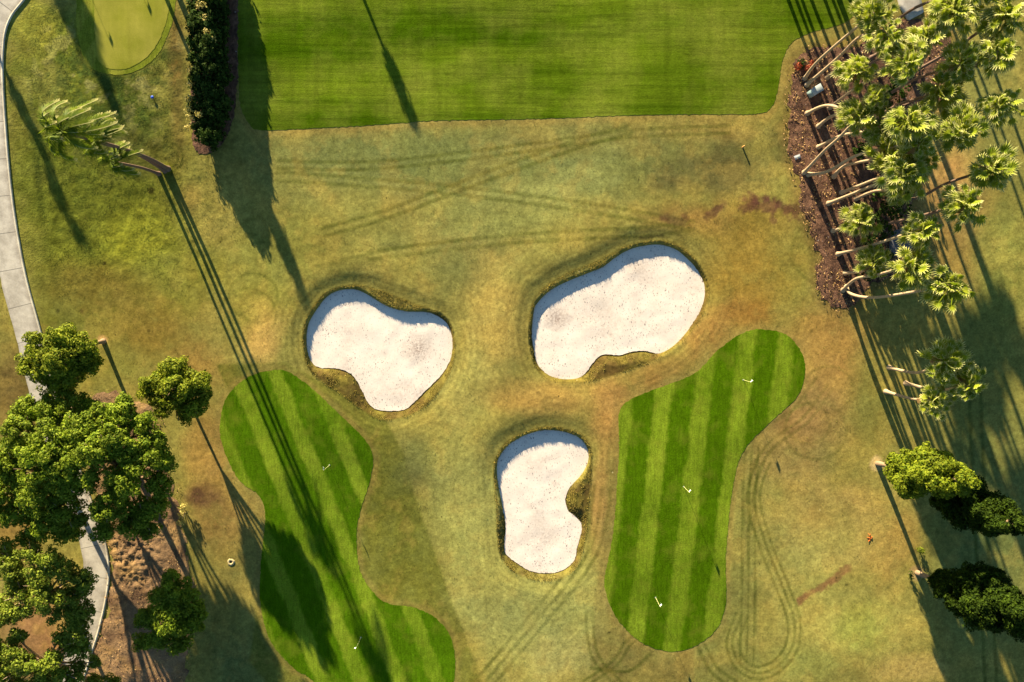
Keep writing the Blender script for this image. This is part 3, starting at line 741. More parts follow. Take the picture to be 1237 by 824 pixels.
def crown_mesh(name, lobes, leaf=.125, per=100, subr=(.30, .62), dens=9.5, shell=(.5, 1.0), flat=.85, aspect=.55):
    C = []; Nn = []; S = []
    for (c, r) in lobes:
        c = np.array(c, float); ns = max(5, int(dens * r * r * 1.6))
        d = RNG.normal(size=(ns, 3)); d /= np.linalg.norm(d, axis=1)[:, None]
        rad = r * RNG.uniform(shell[0], shell[1], ns) - .2
        pc = c + d * np.maximum(rad, .1)[:, None] * np.array([1, 1, flat])
        for p, dd in zip(pc, d):
            sr = RNG.uniform(*subr); m = int(per * RNG.uniform(.6, 1.3) * (sr / .5) ** 2)
            o = RNG.normal(size=(m, 3)); o /= np.linalg.norm(o, axis=1)[:, None]
            C.append(p + o * (sr * RNG.uniform(.45, 1.0, m) ** .7)[:, None] * np.array([1, 1, .75]))
            nn = o * .8 + dd * .3 + np.array([0, 0, .35]) + RNG.normal(size=(m, 3)) * .55
            Nn.append(nn / np.linalg.norm(nn, axis=1)[:, None]); S.append(leaf * RNG.uniform(.6, 1.35, m))
    v, q = leaf_quads(np.vstack(C), np.vstack(Nn), np.concatenate(S), aspect)
    return mesh_np(name, v, q)

def rel(v, base): return [Vector(p) - base for p in v]

def bez(a, b, c, n=10):
    return [a * (1 - t) ** 2 + b * 2 * t * (1 - t) + c * t * t for t in [i / (n - 1) for i in range(n)]]

def make_tree(name, label, cat, base_px, lobes_px, leafmat, group=None, trunk_r=.22, fork=.55, bark='bark', **kw):
    """lobes_px: (px, py, height, radius in metres) -- each lobe at its own real height"""
    B = onground(*base_px); root = empty(name, B, label, cat, group)
    L = [(W3(px, py, h), r) for (px, py, h, r) in lobes_px]
    top = sum((l[0] for l in L), Vector()) / len(L)
    forkp = B.lerp(Vector((B.x * .55 + top.x * .45, B.y * .55 + top.y * .45, top.z)), fork)
    t = MB()
    mid = B.lerp(forkp, .5) + Vector((random.uniform(-.12, .12), random.uniform(-.12, .12), 0))
    pts = bez(B - Vector((0, 0, .1)), mid, forkp, 8)
    t.tube(rel(pts, B), [trunk_r * (1.45 if i == 0 else 1.0 - .3 * i / 7) for i in range(8)], 9)
    for (p, r) in L:
        m = forkp.lerp(p, .55) + Vector((random.uniform(-.3, .3), random.uniform(-.3, .3), random.uniform(-.1, .4)))
        bp = bez(forkp - Vector((0, 0, .1)), m, p, 7); t.tube(rel(bp, B), [trunk_r * .62 * (1 - .75 * i / 6) for i in range(7)], 6)
        for k in range(3):
            dv = Vector((random.uniform(-1, 1), random.uniform(-1, 1), random.uniform(-.3, .8))).normalized() * r * .75
            b2 = [bp[4], bp[4].lerp(p + dv, .55) + Vector((0, 0, .15)), p + dv]; t.tube(rel(b2, B), [trunk_r * .22, trunk_r * .16, trunk_r * .07], 5)
    t.build('trunk', M[bark], root, True)
    me = crown_mesh('crown', [((p - B), r) for p, r in L], **kw)
    link('crown', me, M[leafmat], root)
    return root

# --- left trees
LG = 'broadleaf trees by the cart path'
make_tree('broadleaf_tree', 'round crowned green tree standing over the cart path, topmost of the left trees', 'tree', (125, 412),
  [(75, 430, 7.6, 2.2), (48, 418, 7.4, 1.7), (98, 422, 7.4, 1.7), (58, 452, 7.2, 1.7), (88, 450, 7.0, 1.6), (40, 438, 7.2, 1.5), (75, 406, 7.8, 1.4), (72, 466, 6.8, 1.2), (107, 436, 7.0, 1.3), (68, 436, 8.6, 1.5)], 'leafA', LG)
make_tree('broadleaf_tree', 'small round green tree on dry brown turf beside the striped green with long trunk shadow', 'tree', (222, 470),
  [(213, 470, 5.2, 2.1), (188, 463, 5.0, 1.5), (236, 462, 5.0, 1.6), (198, 488, 4.8, 1.4), (230, 488, 4.6, 1.6), (210, 448, 5.3, 1.6), (180, 472, 4.8, 1.0), (247, 476, 4.6, 1.1), (213, 468, 6.2, 1.4), (220, 500, 4.4, 1.0)], 'leafA', LG, .17, .45)
make_tree('broadleaf_tree', 'large spreading green tree on the soil side of the cart path', 'tree', (158, 555),
  [(148, 500, 8.2, 1.6), (170, 512, 7.8, 1.5), (120, 508, 8.4, 1.7), (186, 535, 7.6, 1.6), (140, 535, 9.2, 2.0), (170, 556, 8.6, 2.0), (192, 585, 7.4, 1.5), (112, 548, 9.4, 1.8), (145, 585, 8.8, 2.0), (184, 612, 7.2, 1.6), (130, 612, 8.2, 1.9), (160, 630, 7.4, 1.7), (108, 578, 9.0, 1.3), (126, 640, 7.2, 1.4), (196, 560, 7.4, 1.3), (150, 486, 8.0, .9), (100, 522, 8.8, 1.5), (178, 640, 7.0, 1.0)], 'leafB', LG, .34, .45, dens=9, flat=.7)
make_tree('broadleaf_tree', 'large spreading green tree at the left edge beside the big tree over the path', 'tree', (70, 565),
  [(25, 525, 8.0, 1.9), (60, 528, 8.6, 1.9), (88, 535, 8.4, 1.6), (10, 555, 7.6, 1.9), (45, 562, 9.2, 2.3), (78, 570, 8.8, 1.7), (15, 590, 7.2, 2.0), (50, 600, 8.0, 2.2), (78, 612, 7.2, 1.6), (20, 622, 6.4, 1.8), (55, 634, 6.6, 1.8), (82, 642, 6.0, 1.4), (-15, 570, 7.2, 2.0), (-18, 610, 6.6, 2.0), (35, 650, 5.8, 1.2), (30, 508, 7.6, 1.0), (92, 556, 9.0, 1.4), (84, 590, 8.4, 1.5), (96, 630, 7.0, 1.0), (70, 548, 9.0, 1.4), (92, 512, 8.4, 1.3)], 'leafB', LG, .32, .45, dens=9, flat=.75)
make_tree('broadleaf_tree', 'small dark green tree between the top left tree and the big spreading trees', 'tree', (92, 492),
  [(60, 490, 7.0, 1.5), (38, 495, 7.0, 1.4), (85, 488, 7.0, 1.4), (105, 490, 7.0, 1.1), (25, 498, 7.0, 1.0), (68, 503, 7.0, 1.5)], 'leafB', LG, .18)
make_tree('broadleaf_tree', 'loose leaved tree with pale bare branches at the lower left edge', 'tree', (72, 712),
  [(35, 668, 7.0, 1.4), (60, 675, 7.2, 1.3), (12, 690, 6.6, 1.6), (78, 690, 6.8, 1.4), (98, 695, 6.2, 1.1), (20, 715, 6.8, 1.5), (50, 722, 7.4, 1.4), (80, 722, 6.4, 1.4), (100, 712, 5.8, .9), (-10, 740, 6.4, 1.8), (12, 742, 6.6, 1.3), (62, 742, 6.8, 1.0), (85, 742, 6.0, 1.3), (102, 735, 5.6, 1.2), (45, 700, 7.2, 1.5), (104, 705, 6.0, 1.1), (30, 735, 6.6, 1.1), (2, 668, 6.4, 1.4)], 'leafC', LG, .26, .45, dens=7, bark='palmbark')
make_tree('broadleaf_tree', 'loose leaved tree in the bottom left corner with soil showing through its crown', 'tree', (68, 790),
  [(85, 766, 6.2, 1.3), (98, 755, 5.8, 1.0), (80, 788, 5.8, 1.2), (102, 785, 5.2, 1.0), (60, 800, 6.4, 1.3), (30, 800, 6.6, 1.4), (10, 785, 6.4, 1.3), (8, 812, 6.2, 1.5), (45, 818, 6.2, 1.4), (72, 818, 5.8, 1.1), (112, 800, 4.6, .8), (95, 805, 4.8, .9), (20, 768, 6.2, 1.1), (90, 820, 5.4, 1.1), (18, 830, 6.2, 1.4), (100, 768, 5.4, 1.0), (72, 772, 6.2, .9), (-15, 790, 6.2, 1.8), (30, 845, 6, 1.8), (115, 822, 3.4, .9), (135, 822, 2.6, .8)], 'leafC', LG, .26, .45, dens=7, bark='palmbark')
make_tree('broadleaf_tree', 'round deep green tree standing in shade at the edge of bare soil', 'tree', (232, 722),
  [(210, 715, 5.4, 1.8), (195, 728, 5.2, 1.5), (228, 728, 5.0, 1.6), (180, 745, 4.6, 1.4), (208, 748, 5.6, 2.0), (232, 752, 4.6, 1.4), (190, 770, 4.4, 1.4), (216, 775, 4.4, 1.4), (172, 775, 3.8, 1.0), (205, 702, 5.2, 1.1), (236, 738, 4.6, 1.1), (168, 752, 4.0, .8)], 'leafB', LG, .2)

# --- right conifer-like trees
def cone_lobes(base_px, tip_px, h, rmax, h0=2.4, n=9, seed=1):
    rr = random.Random(seed); B = onground(*base_px); T = W3(tip_px[0], tip_px[1], h); out = []
    for i in range(n):
        t = i / (n - 1); z = h0 + (h - h0 - .4) * t; k = z / h
        ax = Vector((B.x + (T.x - B.x) * k, B.y + (T.y - B.y) * k, z))
        rad = rmax * (.42 + 1.3 * t if t < .3 else .81 * (1 - ((t - .3) / .76) ** 1.7) + .05)
        m = 1 if rad < .7 else (6 if rad > 1.3 else 3)
        for j in range(m):
            a = 2 * math.pi * j / m + rr.uniform(0, 2); off = rad * .62 if m > 1 else 0
            out.append((ax + Vector((math.cos(a) * off, math.sin(a) * off, rr.uniform(-.4, .4))), max(.5, rad * rr.uniform(.38, .62))))
    return out
def make_cone(label, base_px, tip_px, h, rmax, leafmat, seed, h0=2.4, **kw):
    B = onground(*base_px); root = empty('cone_tree', B, label, 'tree', 'cone shaped trees at the right edge')
    T = W3(tip_px[0], tip_px[1], h); L = cone_lobes(base_px, tip_px, h, rmax, h0, 12, seed); t = MB()
    pts = [B.lerp(T, i / 9) for i in range(10)]; pts[0] = pts[0] - Vector((0, 0, .1)); t.tube(rel(pts, B), [.30 if i == 0 else .24 * (1 - .9 * i / 9) for i in range(10)], 9)
    for (p, r) in L:
        k = max(.08, (p.z - B.z - .8) / (h - B.z)); s = B.lerp(T, min(k, .97)); t.tube(rel([s, s.lerp(p, .6) + Vector((0, 0, .1)), p], B), [.07, .05, .03], 5)
    t.build('trunk', M['bark'], root, True)
    link('crown', crown_mesh('crown', [(p - B, r) for p, r in L], **kw), M[leafmat], root); return root
make_cone('yellow green cone shaped tree on dry turf below the three straight palms', (1060, 560), (1178, 584), 14.2, 2.9, 'leafD', 3, 3.6, dens=12)
make_cone('dark green cone shaped tree in palm shade, middle of the three', (1100, 582), (1250, 644), 15.0, 2.7, 'leafE', 4, 4.0, dens=14)
make_cone('dark green cone shaped tree with a few sunlit tufts, lowest of the three', (1108, 692), (1282, 760), 17.0, 3.2, 'leafE', 5, 3.8, dens=13)

# --- fan palms
def set_tip(me, vals):
    at = me.attributes.new('tip', 'FLOAT', 'POINT'); at.data.foreach_set('value', np.array(vals, np.float32)); return me
def fan_crown(seed, n=50, pet=(.5, 1.4), fr=.66):
    rr = np.random.default_rng(seed); V = []; Q = []; Tt = []; TP = []
    def addv(a, tp=0.0): V.append(a); TP.append(tp); return len(V) - 1
    wind = np.array([.10, .16, 0])
    for i in range(n):
        f = (i + .5) / n; el = math.asin(1 - 1.45 * f) + rr.normal(0, .13); az = i * 2.39996 + rr.normal(0, .25)
        d = np.array([math.cos(el) * math.cos(az), math.cos(el) * math.sin(az), math.sin(el)])
        side = np.array([-math.sin(az), math.cos(az), 0])
        L = rr.uniform(*pet) * (1.1 if .1 < el < .9 else .92); droop = .12 + .16 * math.cos(el)
        p0 = d * .12; p1 = d * L * .6 + np.array([0, 0, -droop * .2]); p2 = d * L + wind * L + np.array([0, 0, -droop]); w = .03
        ids = [addv(p + side * s * w) for p in (p0, p1, p2) for s in (-1, 1)]
        Q += [(ids[0], ids[1], ids[3], ids[2]), (ids[2], ids[3], ids[5], ids[4])]
        # blade: a pleated cup, open upwards and outwards, fingers bending over at their tips
        fd = d * .8 + np.array([0, 0, -.55 * math.cos(el)]) + wind; fd /= np.linalg.norm(fd)
        fu = d * .45 + np.array([0, 0, .9]); fu -= fd * (fu @ fd); fu /= np.linalg.norm(fu) + 1e-9; sd = np.cross(fd, fu)
        roll = rr.normal(0, .4); sd, fu = sd * math.cos(roll) + fu * math.sin(roll), fu * math.cos(roll) - sd * math.sin(roll)
        R0 = fr * rr.uniform(.75, 1.15); ns = 15; span = 4.9; dry = rr.uniform(.6, 1.1)  # dry also sets how strongly the sunlit glow is painted on the tips
        for k in range(ns):
            a0 = (k / (ns - 1) - .5) * span; aw = span / ns * .55
            ln = R0 * (.74 + .26 * math.cos(a0)) * rr.uniform(.88, 1.1)
            dc = fd * math.cos(a0) + sd * math.sin(a0); dl = fd * math.cos(a0 - aw) + sd * math.sin(a0 - aw); dr = fd * math.cos(a0 + aw) + sd * math.sin(a0 + aw)
            c1 = .30
            m0 = addv(p2); ml = addv(p2 + dl * ln * .55 + fu * ln * c1, .5); mc = addv(p2 + dc * ln * .58 + fu * ln * (c1 - .09), .62 * dry); mr = addv(p2 + dr * ln * .55 + fu * ln * c1, .5)
            tip = addv(p2 + dc * ln + fu * ln * (c1 * 1.25) + np.array([0, 0, -.10 * rr.uniform(.0, 1.6)]) + wind * .5, dry)
            Tt += [(m0, ml, mc), (m0, mc, mr), (ml, tip, mc), (mc, tip, mr)]
    return set_tip(mesh_np('crown', np.array(V), Q, Tt), TP)
def skirt_mesh(seed):
    rr = np.random.default_rng(seed); V = []; Q = []
    for i in range(44):
        az = rr.uniform(0, 6.28); d = np.array([math.cos(az), math.sin(az), 0]); s = np.array([-d[1], d[0], 0])
        z0 = rr.uniform(-.5, .0); L = rr.uniform(.5, 1.0); w = rr.uniform(.06, .16)
        p = [d * .12 + np.array([0, 0, z0]), d * .34 + np.array([0, 0, z0 - .15]), d * rr.uniform(.35, .80) + np.array([0, 0, z0 - L])]
        b = len(V)
        for k, q in enumerate(p): V += [q - s * w * (.5 + .5 * k), q + s * w * (.5 + .5 * k)]
        Q += [(b, b + 1, b + 3, b + 2), (b + 2, b + 3, b + 5, b + 4)]
    return mesh_np('dead_fronds', np.array(V), Q)
FANS = []
for k in range(7):
    me = fan_crown(100 + k, 44 + 3 * k, (.45, 1.25 + .07 * (k % 4)), .60 + .03 * (k % 3)); me.materials.append(M['fan']); FANS.append(me)
SKIRTS = []
for k in range(3):
    me = skirt_mesh(200 + k); me.materials.append(M['dead']); SKIRTS.append(me)

def palm_trunk(B, T, mids=None, r0=.20, bend=.0):
    """real trunk from ground point to crown; mids = [(px,py,h)] points it passes"""
    pts = [B]
    if mids: pts += [W3(*m) for m in mids]
    else:
        m = B.lerp(T, .45); m.x = B.x * .7 + m.x * .3; m.y = B.y * .7 + m.y * .3
        pts += [m + Vector((random.uniform(-bend, bend), random.uniform(-bend, bend), 0))]
    pts += [T]
    q = spline([tuple(p) for p in pts], False, 8)
    n = len(q); rad = []
    for i in range(n):
        h = max(0, q[i][2] - B.z); rad.append(r0 * (.72 + .28 * math.exp(-h / 3) + .75 * math.exp(-h / .35)))
    t = MB(); q[0][2] -= .1; t.tube(rel([Vector(p) for p in q], B), rad, 10); return t

PG = 'fan palms in the mulch bed'
def fan_palm(label, base, crown, h=13.2, mids=None, sc=1.0, group=PG, bark='palmbark', r0=.175, k=[0]):
    B = onground(*base); T = W3(crown[0], crown[1], h); root = empty('fan_palm', B, label, 'palm tree', group)
    palm_trunk(B, T, mids, r0, .25).build('trunk', M[bark], root, True)
    i = k[0]; k[0] += 1
    c = link('crown', FANS[i % 7], None, root); c.location = T - B; c.rotation_euler = (random.uniform(-.18, .18), random.uniform(-.18, .18), random.uniform(0, 6.28)); c.scale = (sc * random.uniform(.82, 1.10),) * 3
    s = link('dead_fronds', SKIRTS[i % 3], None, root); s.location = T - B; s.rotation_euler = (0, 0, random.uniform(0, 6.28))
    return root
fp = fan_palm
fp('fan palm with large pale crown beside the concrete pad, trunk topmost in the bed', (972, 95), (1055, 16), 13.4, [(990, 72, 4.2)], 1.12)
fp('fan palm with its trunk just above the utility box and a dark crown', (974, 103), (1072, 42), 14, [(1012, 70, 5.6), (1040, 44, 9.8)], 1.1)
fp('fan palm with bright crown right of the topmost trunks, stout base half hidden', (999, 94), (1035, 84), 10.8, None, 1.12)
fp('fan palm with half dark crown between the upper bright crown and the grove centre', (1002, 130), (1096, 76), 14.6, None, 1.18)
fp('fan palm with the broadest bright crown at the left edge of the grove', (975, 137), (1040, 140), 10.4, None, 1.25)
fp('fan palm with crown behind the broad bright crown at the left edge of the grove', (988, 153), (1098, 148), 14.6, [(1015, 138, 4)], 1.2)
fp('fan palm with tilted trunk crossing the bed, crown in the middle of the grove', (988, 178), (1066, 158), 10.8, None, 1.0)
fp('fan palm of the pair sharing one base, trunk leaning towards the utility box', (971, 209), (1058, 118), 11.8, [(996, 182, 4.0), (1018, 162, 7)], .9)
fp('fan palm of the pair sharing one base, trunk leaning right, away from the box', (976, 211), (1112, 172), 14.2, [(1000, 207, 3.2), (1040, 186, 8.0)], 1.1)
fp('fan palm with short trunk behind the pair sharing one base', (1007, 214), (1072, 190), 11.0, [(1022, 200, 3.0)], .95)
fp('fan palm with straight pale trunk rising from the middle of the bed edge', (1000, 246), (1093, 208), 13.4, [(1040, 230, 6)], 1.15)
fp('fan palm with trunk half in shade behind the straight pale one', (1016, 233), (1108, 196), 12.6, None, .95)
fp('fan palm with dark stub of trunk above the crown of the low bright palm', (1034, 240), (1090, 232), 9.6, None, .95)
fp('short fan palm with bright crown in front of the lower bed edge', (1006, 279), (1041, 264), 7.2, None, 1.1, PG)
fp('fan palm with long pale trunk above the gravel patch and crown right of it', (1012, 307), (1116, 276), 13.4, [(1050, 297, 6.2)], 1.12)
fp('fan palm with short pale trunk and low dull crown near the lower bed tip', (1020, 330), (1056, 318), 7.0, None, .95)
fp('fan palm of the lowest pair, trunk curving up to the left crown', (1018, 351), (1100, 320), 12.8, [(1034, 337, 3.4), (1060, 332, 7.0)], 1.08)
fp('fan palm of the lowest pair, trunk running right to the lowest crown of the grove', (1022, 346), (1146, 345), 13.6, [(1030, 356, 2.2), (1062, 359, 6.0)], 1.12)
# outer crowns
fp('fan palm with a crown beside the concrete pad, dark fans hanging over its right side', (1030, 92), (1118, 46), 13.6, None, 1.0, bark='palmdark')
fp('fan palm with crown at the top edge right of the concrete pad', (1052, 70), (1150, 12), 14.4, None, 1.15, bark='palmdark')
fp('fan palm with pale crown in the upper right corner', (1098, 90), (1212, 18), 14.6, None, 1.12, bark='palmdark')
fp('fan palm with pale crown just below the upper right corner crown', (1092, 128), (1205, 62), 14.6, None, 1.15, bark='palmdark')
fp('fan palm with bright crown left of the two pale right corner crowns', (1062, 122), (1162, 76), 13.8, None, 1.15, bark='palmdark')
fp('fan palm with dim crown in the centre right of the grove under the bright ones', (1050, 148), (1135, 112), 12.6, None, 1.05, bark='palmdark')
fp('fan palm with dark and yellow crown at the right edge of the photo', (1090, 170), (1206, 126), 14.4, None, 1.15, bark='palmdark')
fp('fan palm with thick bright crown right of centre, dark fans hanging below', (1062, 190), (1160, 158), 14.0, None, 1.22, bark='palmdark')
fp('fan palm on a thin curved brown trunk, outermost crown on the right', (1090, 242), (1200, 204), 14.4, [(1112, 238, 3.2), (1145, 221, 8.4)], 1.12, bark='palmdark', r0=.17)
fp('fan palm with spiky bright crown below the curved brown trunk', (1062, 272), (1166, 246), 14.2, None, 1.12, bark='palmdark')
fp('fan palm at the top edge between the pad and the corner crowns', (1064, 40), (1178, -14), 14.4, None, 1.1, bark='palmdark')
PG2 = 'three straight fan palms below the bed'
fp('straight fan palm, upper of the three standing apart on the turf', (1074, 444), (1142, 438), 11.6, None, 1.12, PG2)
fp('straight fan palm, middle and rightmost of the three standing apart', (1094, 463), (1170, 466), 12.2, None, 1.12, PG2)
fp('straight fan palm, lower of the three standing apart on the turf', (1070, 473), (1128, 484), 10.8, None, 1.05, PG2)
# palms and trees beyond the picture whose shadows fall into it
for (b, h) in (((905, -150), 11), ((925, -120), 12.4), ((948, -84), 10.6), ((960, -140), 11.6), ((985, -104), 10.8), ((935, -190), 13), ((972, -205), 12), ((1004, -165), 11.2), ((1020, -125), 10.4), ((990, -60), 10.2), ((930, -60), 13), ((962, -95), 14), ((1000, -40), 13), ((1040, -70), 14), ((1100, -110), 14), ((1150, -60), 13), ((1190, -150), 14), ((1235, -90), 14), ((1085, -180), 14), ((1260, 30), 13), ((1280, 120), 14), ((1140, 60), 13.5), ((1130, 130), 13)):
    B = W3(b[0], b[1], 0)
    if b[1] > 0 and b[0] < 1240: continue
    q = Vector((B.x + random.uniform(-.6, .6), B.y + random.uniform(-.6, .6), h))
    root = empty('fan_palm', B, 'tall fan palm farther up the row beyond the top right corner', 'palm tree', 'fan palms beyond the picture')
    palm_trunk(B, q, None, .2, .3).build('trunk', M['palmbark'], root, True)
    c = link('crown', FANS[random.randrange(7)], None, root); c.location = q - B; c.rotation_euler = (0, 0, random.uniform(0, 6)); c.scale = (1.1,) * 3

# --- the feather palm clump on the left
def feather_crown(name, n, L, wind, seed, spread=1.0):
    rr = np.random.default_rng(seed); V = []; Q = []; TP = []
    def quad(pts, tp): b = len(V); V.extend(pts); TP.extend(tp); Q.append((b, b + 1, b + 2, b + 3))
    wd = np.array(wind)
    for i in range(n):
        f = (i + .5) / n; el = 1.2 - 1.7 * f + rr.normal(0, .15); az = i * 2.39996 + rr.normal(0, .35)
        d = np.array([math.cos(el) * math.cos(az), math.cos(el) * math.sin(az), math.sin(el)])
        ln = L * rr.uniform(.7, 1.12); m = 12; wk = rr.uniform(.10, .60); P = []
        for k in range(m + 1):
            t = k / m
            P.append(d * ln * t * (1 - .45 * t) * spread + wd * ln * wk * 1.1 * t ** 3 + np.array([0, 0, .22 * math.sin(3 * t) - ln * .36 * t ** 2.4]))
        P = np.array(P)
        for k in range(m):                                   # rachis
            dv = P[k + 1] - P[k]; s = np.cross(dv, [0, 0, 1]); s /= np.linalg.norm(s) + 1e-9; w = .06 * (1 - k / m) + .015
            quad([P[k] - s * w, P[k] + s * w, P[k + 1] + s * w * .9, P[k + 1] - s * w * .9], [k / m] * 4)
        for k in range(2, m * 5):                            # leaflets, folded forward along the frond by the wind
            t = k / (m * 5); j = min(int(t * m), m - 1); u = t * m - j; p = P[j] * (1 - u) + P[j + 1] * u
            dv = P[j + 1] - P[j]; dv /= np.linalg.norm(dv) + 1e-9; s = np.cross(dv, [0, 0, 1]); s /= np.linalg.norm(s) + 1e-9
            ll = .72 * math.sin(math.pi * (.16 + .74 * t)) ** .7
            for sg in (-1, 1):
                dl = s * sg * .80 + dv * .60 + wd * .30 + np.array([0, 0, -.42]) + rr.normal(0, .07, 3); dl /= np.linalg.norm(dl)
                wv = s * .035 + dv * .02; e = p + dl * ll * rr.uniform(.8, 1.1); tt = max(0, (t - .72) / .28) ** 1.2
                quad([p - wv, p + wv, p + dl * ll * .6 + wv * .9 - [0, 0, .02], e], [tt * .7, tt * .7, tt * .9, min(1, tt + .15)])
    return set_tip(mesh_np(name, np.array(V), Q), TP)
FG = 'feather palms in the left clump'
for (lab, b, c, h, n, L, r0, mids, sp, sd) in (
  ('tallest feather palm of the left clump, wind swept fronds reaching farthest left', (199, 206), (74, 158), 16.2, 21, 4.2, .2, [(165, 186, 5.2), (120, 172, 11.0)], 1.0, 1),
  ('middle feather palm of the left clump with fronds blown to the right', (203, 204), (116, 170), 12.4, 16, 3.9, .2, [(182, 192, 4.0), (150, 180, 8.2)], 1.0, 2),
  ('shortest feather palm of the left clump with a few low yellow green fronds', (192, 210), (139, 196), 8.4, 12, 2.7, .17, [(172, 203, 3.4)], 1.0, 3)):
    B = onground(*b); T = W3(c[0], c[1], h); root = empty('feather_palm', B, lab, 'palm tree', FG)
    palm_trunk(B, T, mids, r0).build('trunk', M['palmdark'], root, True)
    o = link('crown', feather_crown('crown', n, L, (.50, .42, .12), sd), M['feather'], root); o.location = T - B
# ground-level sucker round the clump
# ------------------------------------------------------------------ shrubs and hedge
def shrub(name, label, cat, lobes, leafmat, group=None, leaf=.13, per=55, dens=8, base=None):
    """lobes (px,py,h,r)"""
    P = [(W3(px, py, h), r) for px, py, h, r in lobes]
    if base is None:
        c = sum((p for p, r in P), Vector()) / len(P); B = Vector((c.x, c.y, float(zat(c.x, c.y))))
    else: B = onground(*base)
    root = empty(name, B, label, cat, group); t = MB(); gk = .6 if name == 'hedge' else .06
    for p, r in P:
        g = Vector((B.x + (p.x - B.x) * gk, B.y + (p.y - B.y) * gk, float(zat(p.x, p.y)) - .05)); t.tube(rel([g, g.lerp(p, .6), p], B), [.05, .035, .02], 5)
    t.build('stems', M['bark'], root, True)
    link('foliage', crown_mesh('foliage', [(p - B, r) for p, r in P], leaf, per, (.22, .4), dens, (.55, 1.0), .9), M[leafmat], root)
    return root
hl = []
for y in range(-66, 176, 9):
    wd = 1.0 if y < 130 else 1.0 - (y - 130) / 46 * .45
    for k, xo in enumerate((-15, -7, 1, 9, 16)):
        hh = (1.2, 1.7, 1.95, 1.7, 1.2)[k]
        hl.append((252 + xo * wd + random.uniform(-3, 3), y + random.uniform(-4, 4), hh + random.uniform(-.3, .3), random.uniform(.75, 1.0)))
shrub('hedge', 'tall dark green hedge running down beside the fairway', 'hedge', hl, 'leafH', None, .15, 60, 11)
shrub('flowering_shrub', 'pale yellow leaved shrub against the hedge at the top edge', 'shrub', [(243, 6, 2.4, .8), (246, 22, 2.4, .7), (252, 38, 2.4, .55), (242, -14, 2.4, .8), (257, 46, 2.3, .4)], 'leafY', 'pale shrubs along the hedge', .11, 40, 7)
shrub('flowering_shrub', 'pale yellow leaved shrub at the lower left end of the hedge', 'shrub', [(228, 132, 1.9, .6), (232, 144, 2.2, .7), (227, 154, 1.4, .5), (240, 138, 2.7, .5), (229, 118, 1.8, .45), (229, 102, 1.7, .4), (229, 84, 1.7, .35)], 'leafY', 'pale shrubs along the hedge', .11, 40, 7)
UG = 'dark shrubs under the palms'
for k, (lab, lo) in enumerate((
  ('dark shrub in the heart of the palm grove below the second row of crowns', [(1065, 115, 1.6, 1.5), (1085, 105, 1.5, 1.4), (1078, 128, 1.2, 1.2)]),
  ('dark shrub under the middle palms left of the lower bright crowns', [(1042, 175, 1.4, 1.2), (1055, 168, 1.2, 1.0), (1038, 188, 1.0, .8)]),
  ('dark shrub beside the trunks in the middle of the bed', [(1072, 240, 1.8, 1.6), (1090, 252, 1.8, 1.5), (1066, 262, 1.6, 1.3), (1084, 232, 1.4, 1.2)]),
  ('dark shrub left of the gravel patch', [(1058, 290, 1.6, 1.3), (1070, 278, 1.4, 1.2), (1048, 296, 1.2, .9)]),
  ('dark shrub below the gravel patch behind the lowest trunks', [(1050, 318, 1.6, 1.3), (1062, 326, 1.6, 1.3), (1070, 312, 1.2, 1.0), (1044, 330, 1.2, .9)]),
  ('dark shrub low behind the second row of trunks', [(1092, 190, 1.5, 1.3), (1104, 178, 1.4, 1.2)]),
  ('dark shrub beneath the upper crowns right of the pad', [(1112, 60, 1.5, 1.3), (1100, 48, 1.2, 1.0)]))):
    shrub('shrub', lab, 'shrub', lo, 'leafH' if k != 4 else 'leafE', UG, .16, 45, 6)
shrub('red_shrub', 'small red leaved shrub at the upper left tip of the mulch bed', 'shrub', [(982, 76, .4, .35), (976, 82, .3, .3), (964, 80, .3, .25)], 'leafR', None, .1, 40, 14)
shrub('low_shrub', 'low dark shrub left of the red one at the tip of the mulch bed', 'shrub', [(971, 78, .35, .4), (968, 74, .3, .3)], 'leafH', None, .1, 40, 14)
shrub('low_shrub', 'small yellow green bush between the big tree and the dry turf', 'shrub', [(222, 612, .9, .42), (219, 622, .8, .45), (217, 632, .6, .4), (224, 620, .7, .35)], 'leafY', None, .1, 45, 14)
shrub('low_shrub', 'tiny leafy plant on dry turf left of the lowest cone shaped tree', 'shrub', [(1112, 664, .35, .25), (1114, 667, .3, .2)], 'leafD', None, .08, 40, 20)
shrub('low_shrub', 'tiny round plant beside the trunk shadow of the lowest cone tree', 'shrub', [(1101, 693, .4, .35), (1101, 697, .3, .25)], 'leafE', None, .08, 40, 20)

